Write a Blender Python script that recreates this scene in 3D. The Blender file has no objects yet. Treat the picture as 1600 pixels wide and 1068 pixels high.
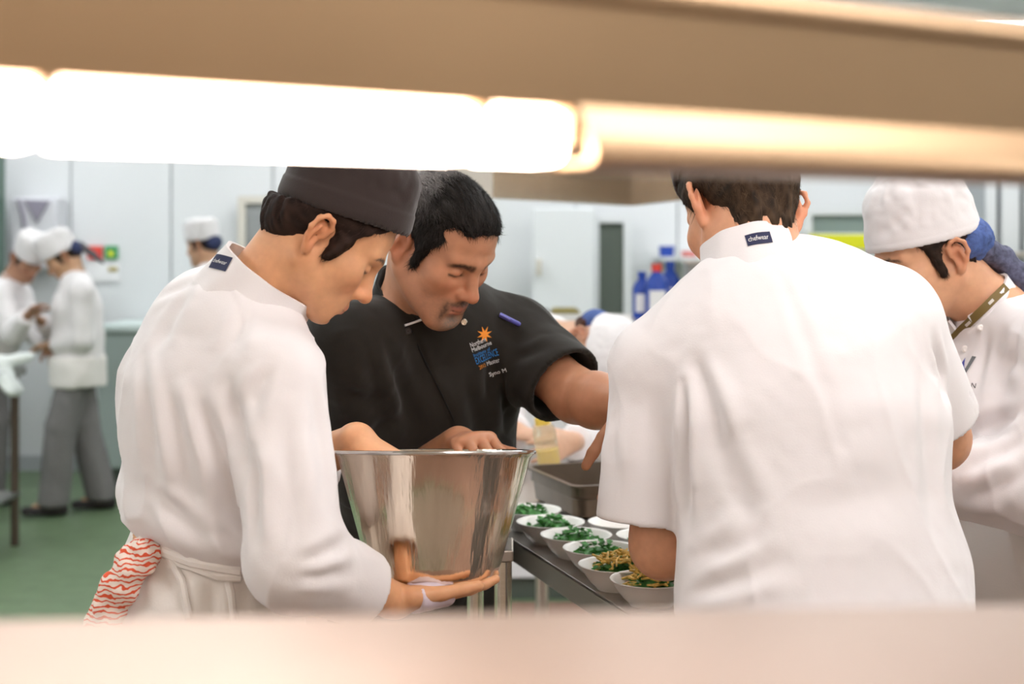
import bpy, bmesh, math, random
import numpy as np
from mathutils import Vector, Matrix
from mathutils.bvhtree import BVHTree

# ------------------------------------------------------------------ camera, light, exposure
SC = bpy.context.scene
COL = SC.collection
F_PX, CAM_H, HOR = 2222.0, 1.51, 385.0
cam_d = bpy.data.cameras.new('camera'); cam = bpy.data.objects.new('camera', cam_d); COL.objects.link(cam)
cam.location = (0, 0, CAM_H); cam.rotation_euler = (math.pi/2, 0, 0)
cam_d.sensor_width = 36.0; cam_d.lens = 36.0*F_PX/1600.0
cam_d.shift_y = -(534.0-HOR)/1600.0
cam_d.clip_start = 0.02; cam_d.clip_end = 60
cam_d.dof.use_dof = True; cam_d.dof.focus_distance = 2.25; cam_d.dof.aperture_fstop = 3.3
cam_d.dof.aperture_blades = 9
SC.camera = cam
SC.view_settings.view_transform = 'Standard'; SC.view_settings.look = 'None'
SC.view_settings.gamma = 1.0; SC.view_settings.use_curve_mapping = False
SC.view_settings.exposure = 1.30
world = bpy.data.worlds.new('world'); SC.world = world; world.use_nodes = True
world.node_tree.nodes['Background'].inputs[0].default_value = (0.9, 0.95, 1.0, 1)
world.node_tree.nodes['Background'].inputs[1].default_value = 0.15
CEIL_STRENGTH = 5.6
CEIL_COLOR = (0.95, 0.98, 1.0)
FILL_STRENGTH = 12.2  # added fill on the serving side, lights the figures from the front
FILL_COLOR = (1.0, 0.93, 0.92)
LAMP_STRENGTH = 19.0
LAMP_COLOR = (1.0, 0.80, 0.66)

def W(px, py, d):
    return np.array([(px-800.0)*d/F_PX, d, CAM_H-(py-HOR)*d/F_PX])
def nrm(v):
    v = np.asarray(v, float); return v/np.linalg.norm(v)

# ------------------------------------------------------------------ materials
MATS = {}
def mat(name, color, rough=0.6, metal=0.0, sheen=0.0, bump=None, bscale=200, noise=None, nscale=6, emit=None, estr=0, sss=0.0,
        vcol=False, trans=0.0, ior=1.45, aniso=0.0, spec=None, stretch=None, alpha=1.0):
    if name in MATS: return MATS[name]
    m = bpy.data.materials.new(name); m.use_nodes = True
    nt = m.node_tree; b = nt.nodes['Principled BSDF']
    b.inputs['Base Color'].default_value = (*color, 1); b.inputs['Roughness'].default_value = rough
    b.inputs['Metallic'].default_value = metal; b.inputs['IOR'].default_value = ior
    if sheen: b.inputs['Sheen Weight'].default_value = sheen
    if trans: b.inputs['Transmission Weight'].default_value = trans
    if spec is not None: b.inputs['Specular IOR Level'].default_value = spec
    if alpha < 1: b.inputs['Alpha'].default_value = alpha
    if sss:
        b.inputs['Subsurface Weight'].default_value = sss
        b.inputs['Subsurface Radius'].default_value = (1.0, 0.35, 0.18); b.inputs['Subsurface Scale'].default_value = 0.006
    if emit:
        b.inputs['Emission Color'].default_value = (*emit, 1); b.inputs['Emission Strength'].default_value = estr
    tc = nt.nodes.new('ShaderNodeTexCoord')
    src = tc.outputs['Object']
    if stretch:
        mp = nt.nodes.new('ShaderNodeMapping'); mp.inputs['Scale'].default_value = stretch
        nt.links.new(src, mp.inputs[0]); src = mp.outputs[0]
    csock = None
    if vcol:
        a = nt.nodes.new('ShaderNodeAttribute'); a.attribute_name = 'Col'; csock = a.outputs['Color']
        nt.links.new(csock, b.inputs['Base Color'])
    if noise:
        n = nt.nodes.new('ShaderNodeTexNoise'); n.inputs['Scale'].default_value = nscale; n.inputs['Detail'].default_value = 4
        nt.links.new(src, n.inputs['Vector'])
        r = nt.nodes.new('ShaderNodeMapRange'); r.inputs['From Min'].default_value = 0.3; r.inputs['From Max'].default_value = 0.7
        r.inputs['To Min'].default_value = 1-noise; r.inputs['To Max'].default_value = 1+noise
        nt.links.new(n.outputs[0], r.inputs[0])
        mx = nt.nodes.new('ShaderNodeVectorMath'); mx.operation = 'SCALE'
        if csock is not None: nt.links.new(csock, mx.inputs[0])
        else: mx.inputs[0].default_value = color
        nt.links.new(r.outputs[0], mx.inputs['Scale']); nt.links.new(mx.outputs[0], b.inputs['Base Color'])
    if bump:
        n = nt.nodes.new('ShaderNodeTexNoise'); n.inputs['Scale'].default_value = bscale; n.inputs['Detail'].default_value = 3
        nt.links.new(src, n.inputs['Vector'])
        bp = nt.nodes.new('ShaderNodeBump'); bp.inputs['Strength'].default_value = bump; bp.inputs['Distance'].default_value = 0.002
        nt.links.new(n.outputs[0], bp.inputs['Height']); nt.links.new(bp.outputs[0], b.inputs['Normal'])
    MATS[name] = m
    return m

M_WHITE = mat('white_cotton', (0.80, 0.77, 0.775), 0.9, sheen=0.15, bump=0.12, bscale=420)
M_WHITE2 = mat('white_apron_cotton', (0.82, 0.785, 0.75), 0.92, sheen=0.15, bump=0.15, bscale=300)
M_CAPW = mat('white_cap_cotton', (0.74, 0.715, 0.72), 0.9, sheen=0.15, bump=0.12, bscale=420)
M_BLACK = mat('black_cotton', (0.018, 0.015, 0.0115), 0.8, sheen=0.10, spec=0.2, bump=0.12, bscale=420)
M_CAPB = mat('black_cap_cotton', (0.028, 0.017, 0.015), 0.85, sheen=0.2, bump=0.12, bscale=420)
M_SKIN = mat('skin', (0.6, 0.4, 0.3), 0.48, sss=0.18, vcol=True, noise=0.06, nscale=60, bump=0.05, bscale=700)
M_HAIR = mat('hair_strands', (0.05, 0.04, 0.03), 0.55, vcol=True, spec=0.12)
M_STEEL = mat('brushed_steel', (0.80, 0.71, 0.60), 0.20, metal=1.0, noise=0.06, nscale=14, bump=0.02, bscale=60, stretch=(1, 1, 14))
M_POT = mat('streaked_steel', (0.90, 0.79, 0.65), 0.17, metal=1.0, bump=1.0, bscale=1.0, noise=0.05, nscale=1.0, stretch=(60, 60, 1.0))
M_HOOD = mat('hood_steel', (0.74, 0.69, 0.62), 0.2, metal=1.0, bump=1.0, bscale=1.0, stretch=(9, 9, 0.3))
M_STEELB = mat('satin_steel', (0.60, 0.55, 0.50), 0.36, metal=1.0, noise=0.08, nscale=10)
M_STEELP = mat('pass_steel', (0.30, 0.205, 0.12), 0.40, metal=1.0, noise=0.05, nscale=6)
M_STEELD = mat('dull_steel', (0.36, 0.36, 0.35), 0.45, metal=1.0, noise=0.08, nscale=6)
M_BOWL = mat('white_china', (0.84, 0.81, 0.77), 0.28, spec=0.5)
M_WALL = mat('white_wall_panel', (0.735, 0.75, 0.765), 0.5, noise=0.015, nscale=2)
M_WALLW = mat('warm_wall', (0.42, 0.31, 0.22), 0.7, noise=0.05, nscale=2)
M_CEIL = mat('ceiling_white', (0.8, 0.8, 0.8), 0.8)
M_FLOOR = mat('green_vinyl', (0.14, 0.205, 0.11), 0.45, noise=0.12, nscale=9)
M_SEAM = mat('panel_seam', (0.42, 0.44, 0.46), 0.6)
M_GREY = mat('grey_check_cotton', (0.20, 0.19, 0.19), 0.9, noise=0.25, nscale=160)
M_SHOE = mat('black_leather', (0.018, 0.013, 0.012), 0.45)
M_NAVY = mat('navy_label', (0.018, 0.022, 0.07), 0.7)
M_NET = mat('blue_hair_net', (0.06, 0.105, 0.29), 0.8, bump=0.5, bscale=260, noise=0.3, nscale=140)
M_DARKG = mat('grey_green_door', (0.10, 0.12, 0.10), 0.6)
M_YELLOW = mat('yellow_band', (0.75, 0.74, 0.01), 0.5)
M_BLUE = mat('blue_plastic', (0.02, 0.07, 0.42), 0.35)
M_PRINTW = mat('white_print', (0.8, 0.8, 0.8), 0.8)
M_PRINTB = mat('blue_print', (0.03, 0.20, 0.52), 0.8)
M_PRINTO = mat('orange_print', (0.85, 0.28, 0.03), 0.8)
M_PRINTN = mat('dark_print', (0.05, 0.045, 0.05), 0.8)
M_PRINTV = mat('violet_print', (0.09, 0.10, 0.40), 0.8)
M_PRINTG = mat('grey_print', (0.16, 0.17, 0.18), 0.8)
M_LAV = mat('lavender_vinyl', (0.72, 0.63, 0.72), 0.4, bump=0.1, bscale=120)
M_GREENS = mat('green_leaf', (0.065, 0.25, 0.05), 0.5, noise=0.4, nscale=90)
M_NOODLE = mat('yellow_shreds', (0.78, 0.52, 0.13), 0.5, noise=0.35, nscale=90)
M_RED = mat('red_sign', (0.75, 0.07, 0.05), 0.6)
M_GREEN = mat('green_sign', (0.05, 0.33, 0.12), 0.6)
M_PAPER = mat('white_paper', (0.85, 0.85, 0.86), 0.8)
M_VGREY = mat('grey_violet_panel', (0.27, 0.25, 0.31), 0.7)
M_LAN = mat('olive_gold_ribbon', (0.17, 0.115, 0.03), 0.6)
M_BROWNH = mat('brown_hair_band', (0.10, 0.04, 0.025), 0.7)
M_LAMP = mat('lamp_diffuser', (0.9, 0.85, 0.8), 0.6, emit=LAMP_COLOR, estr=LAMP_STRENGTH)
M_LIGHT = mat('ceiling_diffuser', (0.9, 0.9, 0.9), 0.6, emit=CEIL_COLOR, estr=CEIL_STRENGTH)
M_FILL = mat('fill_diffuser', (0.9, 0.9, 0.9), 0.6, emit=FILL_COLOR, estr=FILL_STRENGTH)
M_BOTTLE = mat('clear_squeeze_plastic', (0.92, 0.88, 0.70), 0.25, trans=0.8, ior=1.2)
M_SAUCE = mat('yellow_sauce', (0.75, 0.52, 0.08), 0.4)
M_CREAM = mat('cream_laminate', (0.66, 0.62, 0.55), 0.6)
M_OLIVE = mat('ochre_carton', (0.42, 0.34, 0.10), 0.7)
M_GLASS = mat('window_glass', (0.22, 0.28, 0.27), 0.15)
M_PINK = mat('pink_lid', (0.7, 0.22, 0.2), 0.6)

# towel: red print on white
def towel_mat():
    m = bpy.data.materials.new('red_print_towel'); m.use_nodes = True; nt = m.node_tree; b = nt.nodes['Principled BSDF']
    b.inputs['Roughness'].default_value = 0.9
    tc = nt.nodes.new('ShaderNodeTexCoord'); w = nt.nodes.new('ShaderNodeTexWave'); w.wave_type = 'BANDS'; w.bands_direction = 'Z'
    w.inputs['Scale'].default_value = 40; w.inputs['Distortion'].default_value = 7; w.inputs['Detail'].default_value = 1.5
    w.inputs['Detail Scale'].default_value = 1.6
    nt.links.new(tc.outputs['Object'], w.inputs[0])
    r = nt.nodes.new('ShaderNodeValToRGB'); r.color_ramp.elements[0].position = 0.24; r.color_ramp.elements[1].position = 0.38
    r.color_ramp.elements[0].color = (0.72, 0.10, 0.04, 1); r.color_ramp.elements[1].color = (0.84, 0.72, 0.64, 1)
    nt.links.new(w.outputs[1], r.inputs[0]); nt.links.new(r.outputs[0], b.inputs['Base Color'])
    return m
M_TOWEL = towel_mat()

# ------------------------------------------------------------------ scene helpers
def tag(o, label=None, cat=None, group=None, kind=None):
    if label: o['label'] = label
    if cat: o['category'] = cat
    if group: o['group'] = group
    if kind: o['kind'] = kind
    return o
def empty(name, loc, label=None, cat=None, group=None):
    o = bpy.data.objects.new(name, None); COL.objects.link(o); o.location = [float(x) for x in loc]; o.empty_display_size = 0.1
    tag(o, label, cat, group); return o
def link(name, me, m, parent=None):
    o = bpy.data.objects.new(name, me); COL.objects.link(o)
    if m is not None: me.materials.append(m)
    if parent is not None:
        o.parent = parent
        # world matrices are pure translations / known: keep world placement
        pm = Matrix.Identity(4); p = parent; chain = []
        while p is not None: chain.append(p); p = p.parent
        for q in reversed(chain): pm = pm @ q.matrix_parent_inverse @ q.matrix_basis
        o.matrix_parent_inverse = pm.inverted()
    return o
def np_mesh(name, V, Q, smooth=True, col=None):
    V = np.ascontiguousarray(V, np.float32); Q = np.ascontiguousarray(Q, np.int32)
    me = bpy.data.meshes.new(name); me.vertices.add(len(V)); me.vertices.foreach_set('co', V.ravel())
    n, k = Q.shape
    me.loops.add(n*k); me.loops.foreach_set('vertex_index', Q.ravel())
    me.polygons.add(n); me.polygons.foreach_set('loop_start', np.arange(n, dtype=np.int32)*k)
    me.polygons.foreach_set('loop_total', np.full(n, k, np.int32))
    if smooth: me.polygons.foreach_set('use_smooth', np.ones(n, bool))
    me.update(calc_edges=True); me.validate()
    if col is not None:
        a = me.color_attributes.new('Col', 'FLOAT_COLOR', 'POINT')
        c = np.ones((len(V), 4), np.float32); c[:, :3] = col; a.data.foreach_set('color', c.ravel())
    return me
class MB:
    """collects faces, one mesh object out"""
    def __init__(s): s.v = []; s.f = []
    def add(s, V, F):
        n = len(s.v); s.v += [tuple(float(a) for a in v) for v in V]; s.f += [tuple(i+n for i in f) for f in F]; return s
    def box(s, lo, hi, R=None, c=None):
        x0, y0, z0 = lo; x1, y1, z1 = hi
        V = np.array([(x0,y0,z0),(x1,y0,z0),(x1,y1,z0),(x0,y1,z0),(x0,y0,z1),(x1,y0,z1),(x1,y1,z1),(x0,y1,z1)], float)
        if R is not None: V = V @ np.asarray(R).T
        if c is not None: V = V+np.asarray(c)
        return s.add(V, [(0,3,2,1),(4,5,6,7),(0,1,5,4),(1,2,6,5),(2,3,7,6),(3,0,4,7)])
    def lathe(s, prof, n=32, c=(0,0,0), R=None):
        V = []; F = []
        for (r, z) in prof:
            for i in range(n):
                a = 2*math.pi*i/n; V.append((r*math.cos(a), r*math.sin(a), z))
        for j in range(len(prof)-1):
            for i in range(n):
                a = j*n+i; b = j*n+(i+1) % n; F.append((a, b, b+n, a+n))
        V = np.array(V)
        if R is not None: V = V @ np.asarray(R).T
        return s.add(V+np.asarray(c), F)
    def tube(s, pts, r, n=10):
        pts = [np.asarray(p, float) for p in pts]; rr = r if isinstance(r, (list, tuple)) else [r]*len(pts)
        V = []; F = []; up = np.array([0.13, 0.21, 0.97])
        for i, p in enumerate(pts):
            t = nrm(pts[min(i+1, len(pts)-1)]-pts[max(i-1, 0)])
            a = np.cross(t, up); a = nrm(a) if np.linalg.norm(a) > 1e-3 else nrm(np.cross(t, (1, 0, 0))); b = np.cross(t, a)
            for k in range(n):
                th = 2*math.pi*k/n; V.append(p+rr[i]*(math.cos(th)*a+math.sin(th)*b))
        for i in range(len(pts)-1):
            for k in range(n):
                F.append((i*n+k, i*n+(k+1) % n, (i+1)*n+(k+1) % n, (i+1)*n+k))
        F.append(tuple(range(n-1, -1, -1))); F.append(tuple((len(pts)-1)*n+k for k in range(n)))
        return s.add(V, F)
    def prism(s, poly, z0, z1):
        n = len(poly); V = [(x, y, z0) for x, y in poly]+[(x, y, z1) for x, y in poly]
        F = [tuple(range(n-1, -1, -1)), tuple(range(n, 2*n))]+[(i, (i+1) % n, n+(i+1) % n, n+i) for i in range(n)]
        return s.add(V, F)
    def mesh(s, name, smooth=False, bevel=0, segs=2):
        me = bpy.data.meshes.new(name); me.from_pydata(s.v, [], s.f); me.update()
        bm = bmesh.new(); bm.from_mesh(me)
        bmesh.ops.recalc_face_normals(bm, faces=bm.faces)
        if bevel:
            es = [e for e in bm.edges if len(e.link_faces) == 2 and e.calc_face_angle() > 0.6]
            bmesh.ops.bevel(bm, geom=es, offset=bevel, segments=segs, affect='EDGES', profile=0.5, clamp_overlap=True)
        bm.to_mesh(me); bm.free()
        if smooth:
            me.polygons.foreach_set('use_smooth', np.ones(len(me.polygons), bool))
            try: me.set_sharp_from_angle(angle=0.7)
            except Exception: pass
        return me
    def build(s, name, m, parent=None, smooth=False, bevel=0, segs=2):
        return link(name, s.mesh(name, smooth, bevel, segs), m, parent)

# ------------------------------------------------------------------ noise (numpy)
def _hash(i, j, k, seed):
    h = (i*374761393+j*668265263+k*2147483647+seed*1274126177) & 0xffffffff
    h = ((h ^ (h >> 13))*1274126177) & 0xffffffff
    return ((h ^ (h >> 16)) & 0xffff)/65535.0
def vnoise(P, seed=0):
    P = np.asarray(P, np.float64); I = np.floor(P).astype(np.int64); f = P-I; f = f*f*f*(f*(f*6-15)+10)
    out = 0
    for a in (0, 1):
        for b in (0, 1):
            for c in (0, 1):
                w = (f[:, 0] if a else 1-f[:, 0])*(f[:, 1] if b else 1-f[:, 1])*(f[:, 2] if c else 1-f[:, 2])
                out = out+w*_hash(I[:, 0]+a, I[:, 1]+b, I[:, 2]+c, seed)
    return out*2-1
def sstep(a, b, x):
    t = np.clip((x-a)/(b-a), 0, 1); return t*t*(3-2*t)
def segdist(P, a, b):
    a = np.asarray(a, float); ba = np.asarray(b, float)-a; t = np.clip(((P-a)@ba)/(ba@ba), 0, 1)
    return np.linalg.norm(P-a-t[:, None]*ba, axis=1), t

# ------------------------------------------------------------------ signed distance bodies -> surface nets
def _len(*a):
    s = 0
    for x in a: s = s+x*x
    return np.sqrt(s+1e-16)
def _loc(X, Y, Z, c, R):
    x, y, z = X-c[0], Y-c[1], Z-c[2]
    if R is None: return x, y, z
    return (x*R[0,0]+y*R[1,0]+z*R[2,0], x*R[0,1]+y*R[1,1]+z*R[2,1], x*R[0,2]+y*R[1,2]+z*R[2,2])
def _cutf(fn, cut):
    if cut is None: return fn
    p, n = np.asarray(cut[0], float), nrm(cut[1])
    return lambda X, Y, Z: np.maximum(fn(X, Y, Z), (X-p[0])*n[0]+(Y-p[1])*n[1]+(Z-p[2])*n[2])
def ell(c, r, R=None):
    c = np.asarray(c, float); r = np.asarray(r, float); m = r.max() if R is not None else r
    def fn(X, Y, Z):
        x, y, z = _loc(X, Y, Z, c, R)
        k0 = _len(x/r[0], y/r[1], z/r[2]); k1 = _len(x/r[0]**2, y/r[1]**2, z/r[2]**2)
        return k0*(k0-1)/np.maximum(k1, 1e-6)
    return fn, c-m, c+m
def sph(c, r): return ell(c, (r, r, r))
def cap(a, b, ra, rb, cut=None):
    a = np.asarray(a, float); b = np.asarray(b, float); ba = b-a; bb = ba@ba
    def fn(X, Y, Z):
        x, y, z = X-a[0], Y-a[1], Z-a[2]
        t = np.clip((x*ba[0]+y*ba[1]+z*ba[2])/bb, 0, 1)
        return _len(x-t*ba[0], y-t*ba[1], z-t*ba[2])-(ra+(rb-ra)*t)
    m = max(ra, rb)
    return _cutf(fn, cut), np.minimum(a, b)-m, np.maximum(a, b)+m
def ecap(a, b, ra, rb, ax, cut=None):
    """capsule of elliptic section: half sizes ra=(along ax, across)"""
    a = np.asarray(a, float); b = np.asarray(b, float); ba = b-a; L = np.linalg.norm(ba); t3 = ba/L
    ux = np.asarray(ax, float); ux = nrm(ux-t3*(ux@t3)); uy = np.cross(t3, ux)
    def fn(X, Y, Z):
        x, y, z = X-a[0], Y-a[1], Z-a[2]
        h = x*t3[0]+y*t3[1]+z*t3[2]; t = np.clip(h/L, 0, 1)
        p = x*ux[0]+y*ux[1]+z*ux[2]; q = x*uy[0]+y*uy[1]+z*uy[2]
        A = ra[0]+(rb[0]-ra[0])*t; B = ra[1]+(rb[1]-ra[1])*t; C = np.minimum(A, B)
        e = h-t*L
        k0 = _len(p/A, q/B, e/C); k1 = _len(p/A**2, q/B**2, e/C**2)
        return k0*(k0-1)/np.maximum(k1, 1e-6)
    m = max(max(ra), max(rb))
    return _cutf(fn, cut), np.minimum(a, b)-m, np.maximum(a, b)+m
def rcyl(c, a, b, h, rr, R):
    c = np.asarray(c, float)
    def fn(X, Y, Z):
        x, y, z = _loc(X, Y, Z, c, R)
        q = (_len(x/a, y/b)-1)*min(a, b)
        d1 = q+rr; d2 = np.abs(z)-h+rr
        return np.minimum(np.maximum(d1, d2), 0)+_len(np.maximum(d1, 0), np.maximum(d2, 0))-rr
    m = max(a, b, h)*1.5
    return fn, c-m, c+m
class Solid:
    def __init__(s): s.ops = []
    def u(s, prim, k=0.01): s.ops.append(('u', prim, k)); return s
    def sub(s, prim, k=0.004): s.ops.append(('s', prim, k)); return s
    def cut(s, p, n, k=0.0): s.ops.append(('p', (np.asarray(p, float), nrm(n)), k)); return s
    def grid(s, h, fine=None, hf=None):
        lo = np.min([o[1][1] for o in s.ops if o[0] == 'u'], 0)-2.5*h; hi = np.max([o[1][2] for o in s.ops if o[0] == 'u'], 0)+2.5*h
        ax = []
        for i in range(3):
            iv = [(f[0][i], f[1][i]) for f in (fine or [])]
            if not iv: ax.append(np.arange(lo[i], hi[i]+h, h)); continue
            x = lo[i]; L = [x]
            while x < hi[i]:
                st = h
                for a, b in iv:
                    if a-h < x < b: st = hf
                x += st; L.append(x)
            ax.append(np.array(L))
        return ax
    def mesh(s, h, fine=None, hf=None, smooth=1):
        gx, gy, gz = s.grid(h, fine, hf)
        D = np.full((len(gx), len(gy), len(gz)), 0.5, np.float32)
        hm = 3*h
        for mode, prim, k in s.ops:
            if mode == 'p':
                p, n = prim
                pl = ((gx-p[0])*n[0])[:, None, None]+((gy-p[1])*n[1])[None, :, None]+((gz-p[2])*n[2])[None, None, :]
                np.maximum(D, pl.astype(np.float32), out=D); continue
            fn, lo, hi = prim; m = k+hm
            sl = []
            for g, a, b in zip((gx, gy, gz), lo-m, hi+m):
                i0, i1 = np.searchsorted(g, a), np.searchsorted(g, b); sl.append(slice(i0, i1))
            if any(q.stop <= q.start for q in sl): continue
            sl = tuple(sl)
            X = gx[sl[0]].astype(np.float32)[:, None, None]; Y = gy[sl[1]].astype(np.float32)[None, :, None]; Z = gz[sl[2]].astype(np.float32)[None, None, :]
            d = fn(X, Y, Z).astype(np.float32); A = D[sl]
            if mode == 'u':
                hh = np.maximum(k-np.abs(A-d), 0)/k; D[sl] = np.minimum(A, d)-hh*hh*k*0.25
            else:
                d = -d; hh = np.maximum(k-np.abs(A-d), 0)/k; D[sl] = np.maximum(A, d)+hh*hh*k*0.25
        return surface_nets(D, gx, gy, gz, smooth)
def surface_nets(D, gx, gy, gz, smooth):
    S = D < 0; nx, ny, nz = D.shape
    c = np.zeros((nx-1, ny-1, nz-1), np.uint8)
    for a in (0, 1):
        for b in (0, 1):
            for e in (0, 1): c += S[a:nx-1+a, b:ny-1+b, e:nz-1+e]
    act = (c > 0) & (c < 8); I, J, K = np.nonzero(act); n = len(I)
    idx = np.full(act.shape, -1, np.int32); idx[I, J, K] = np.arange(n)
    acc = np.zeros((n, 3)); cnt = np.zeros(n); G = (gx, gy, gz)
    corners = [(a, b, e) for a in (0, 1) for b in (0, 1) for e in (0, 1)]
    vals = {q: D[I+q[0], J+q[1], K+q[2]] for q in corners}
    for q in corners:
        for ax in range(3):
            if q[ax]: continue
            r = list(q); r[ax] = 1; r = tuple(r)
            v0, v1 = vals[q], vals[r]; m = (v0 < 0) != (v1 < 0)
            t = np.where(m, v0/np.where(m, v0-v1, 1), 0)
            base = (I, J, K)
            for x in range(3):
                g = G[x]; p0 = g[base[x]+q[x]]; p1 = g[base[x]+r[x]]
                acc[:, x] += np.where(m, p0+t*(p1-p0), 0)
            cnt += m
    V = acc/cnt[:, None]
    quads = []
    for ax in range(3):
        sl0 = [slice(None)]*3; sl1 = [slice(None)]*3; sl0[ax] = slice(0, -1); sl1[ax] = slice(1, None)
        A, B = S[tuple(sl0)], S[tuple(sl1)]; i, j, k = np.nonzero(A != B)
        o1, o2 = [(1, 2), (2, 0), (0, 1)][ax]; p = [i, j, k]
        ok = (p[o1] > 0) & (p[o2] > 0) & (p[o1] < D.shape[o1]-1) & (p[o2] < D.shape[o2]-1)
        p = [x[ok] for x in p]; sgn = A[tuple(p)]
        def cell(d1, d2):
            q = [x.copy() for x in p]; q[o1] -= d1; q[o2] -= d2; return idx[tuple(q)]
        a, b, cc, d = cell(1, 1), cell(0, 1), cell(0, 0), cell(1, 0)
        quads.append(np.where(sgn[:, None], np.stack([a, b, cc, d], 1), np.stack([d, cc, b, a], 1)))
    Q = np.concatenate(quads); Q = Q[(Q >= 0).all(1)]
    for _ in range(smooth):
        E = np.concatenate([Q[:, [0, 1]], Q[:, [1, 2]], Q[:, [2, 3]], Q[:, [3, 0]]])
        deg = np.bincount(E[:, 0], minlength=n)+np.bincount(E[:, 1], minlength=n)
        N = np.stack([np.bincount(E[:, 0], V[E[:, 1], x], n)+np.bincount(E[:, 1], V[E[:, 0], x], n) for x in range(3)], 1)
        V = 0.4*V+0.6*N/np.maximum(deg, 1)[:, None]
    return V, Q
def vnormals(V, Q):
    fn = np.cross(V[Q[:, 2]]-V[Q[:, 0]], V[Q[:, 3]]-V[Q[:, 1]])
    N = np.zeros_like(V)
    for k in range(4):
        for x in range(3): N[:, x] += np.bincount(Q[:, k], fn[:, x], len(V))
    return N/np.maximum(np.linalg.norm(N, axis=1), 1e-12)[:, None]
# ------------------------------------------------------------------ people
class Head:
    """local frame: x = person's right, y = forward, z = up, origin between the ear canals"""
    def __init__(s, o, f, u, sc=1.0, roll=0.0):
        f = nrm(f); u = np.asarray(u, float); u = nrm(u-f*(u@f)); r = np.cross(f, u)
        if roll: u, r = u*math.cos(roll)+r*math.sin(roll), r*math.cos(roll)-u*math.sin(roll)
        s.o = np.asarray(o, float); s.R = np.stack([r, f, u], 1); s.s = sc
    def w(s, x, y, z): return s.o+s.s*(s.R@np.array([x, y, z]))
    def l(s, P): return ((P-s.o)@s.R)/s.s
    def e(s, c, r, rot=None):
        R = s.R if rot is None else s.R@rot
        return ell(s.w(*c), np.array(r)*s.s, R)
    def c(s, a, b, ra, rb): return cap(s.w(*a), s.w(*b), ra*s.s, rb*s.s)
def rx(a): return np.array([[1,0,0],[0,math.cos(a),-math.sin(a)],[0,math.sin(a),math.cos(a)]])
def rz(a): return np.array([[math.cos(a),-math.sin(a),0],[math.sin(a),math.cos(a),0],[0,0,1]])
def ry(a): return np.array([[math.cos(a),0,math.sin(a)],[0,1,0],[-math.sin(a),0,math.cos(a)]])

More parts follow.
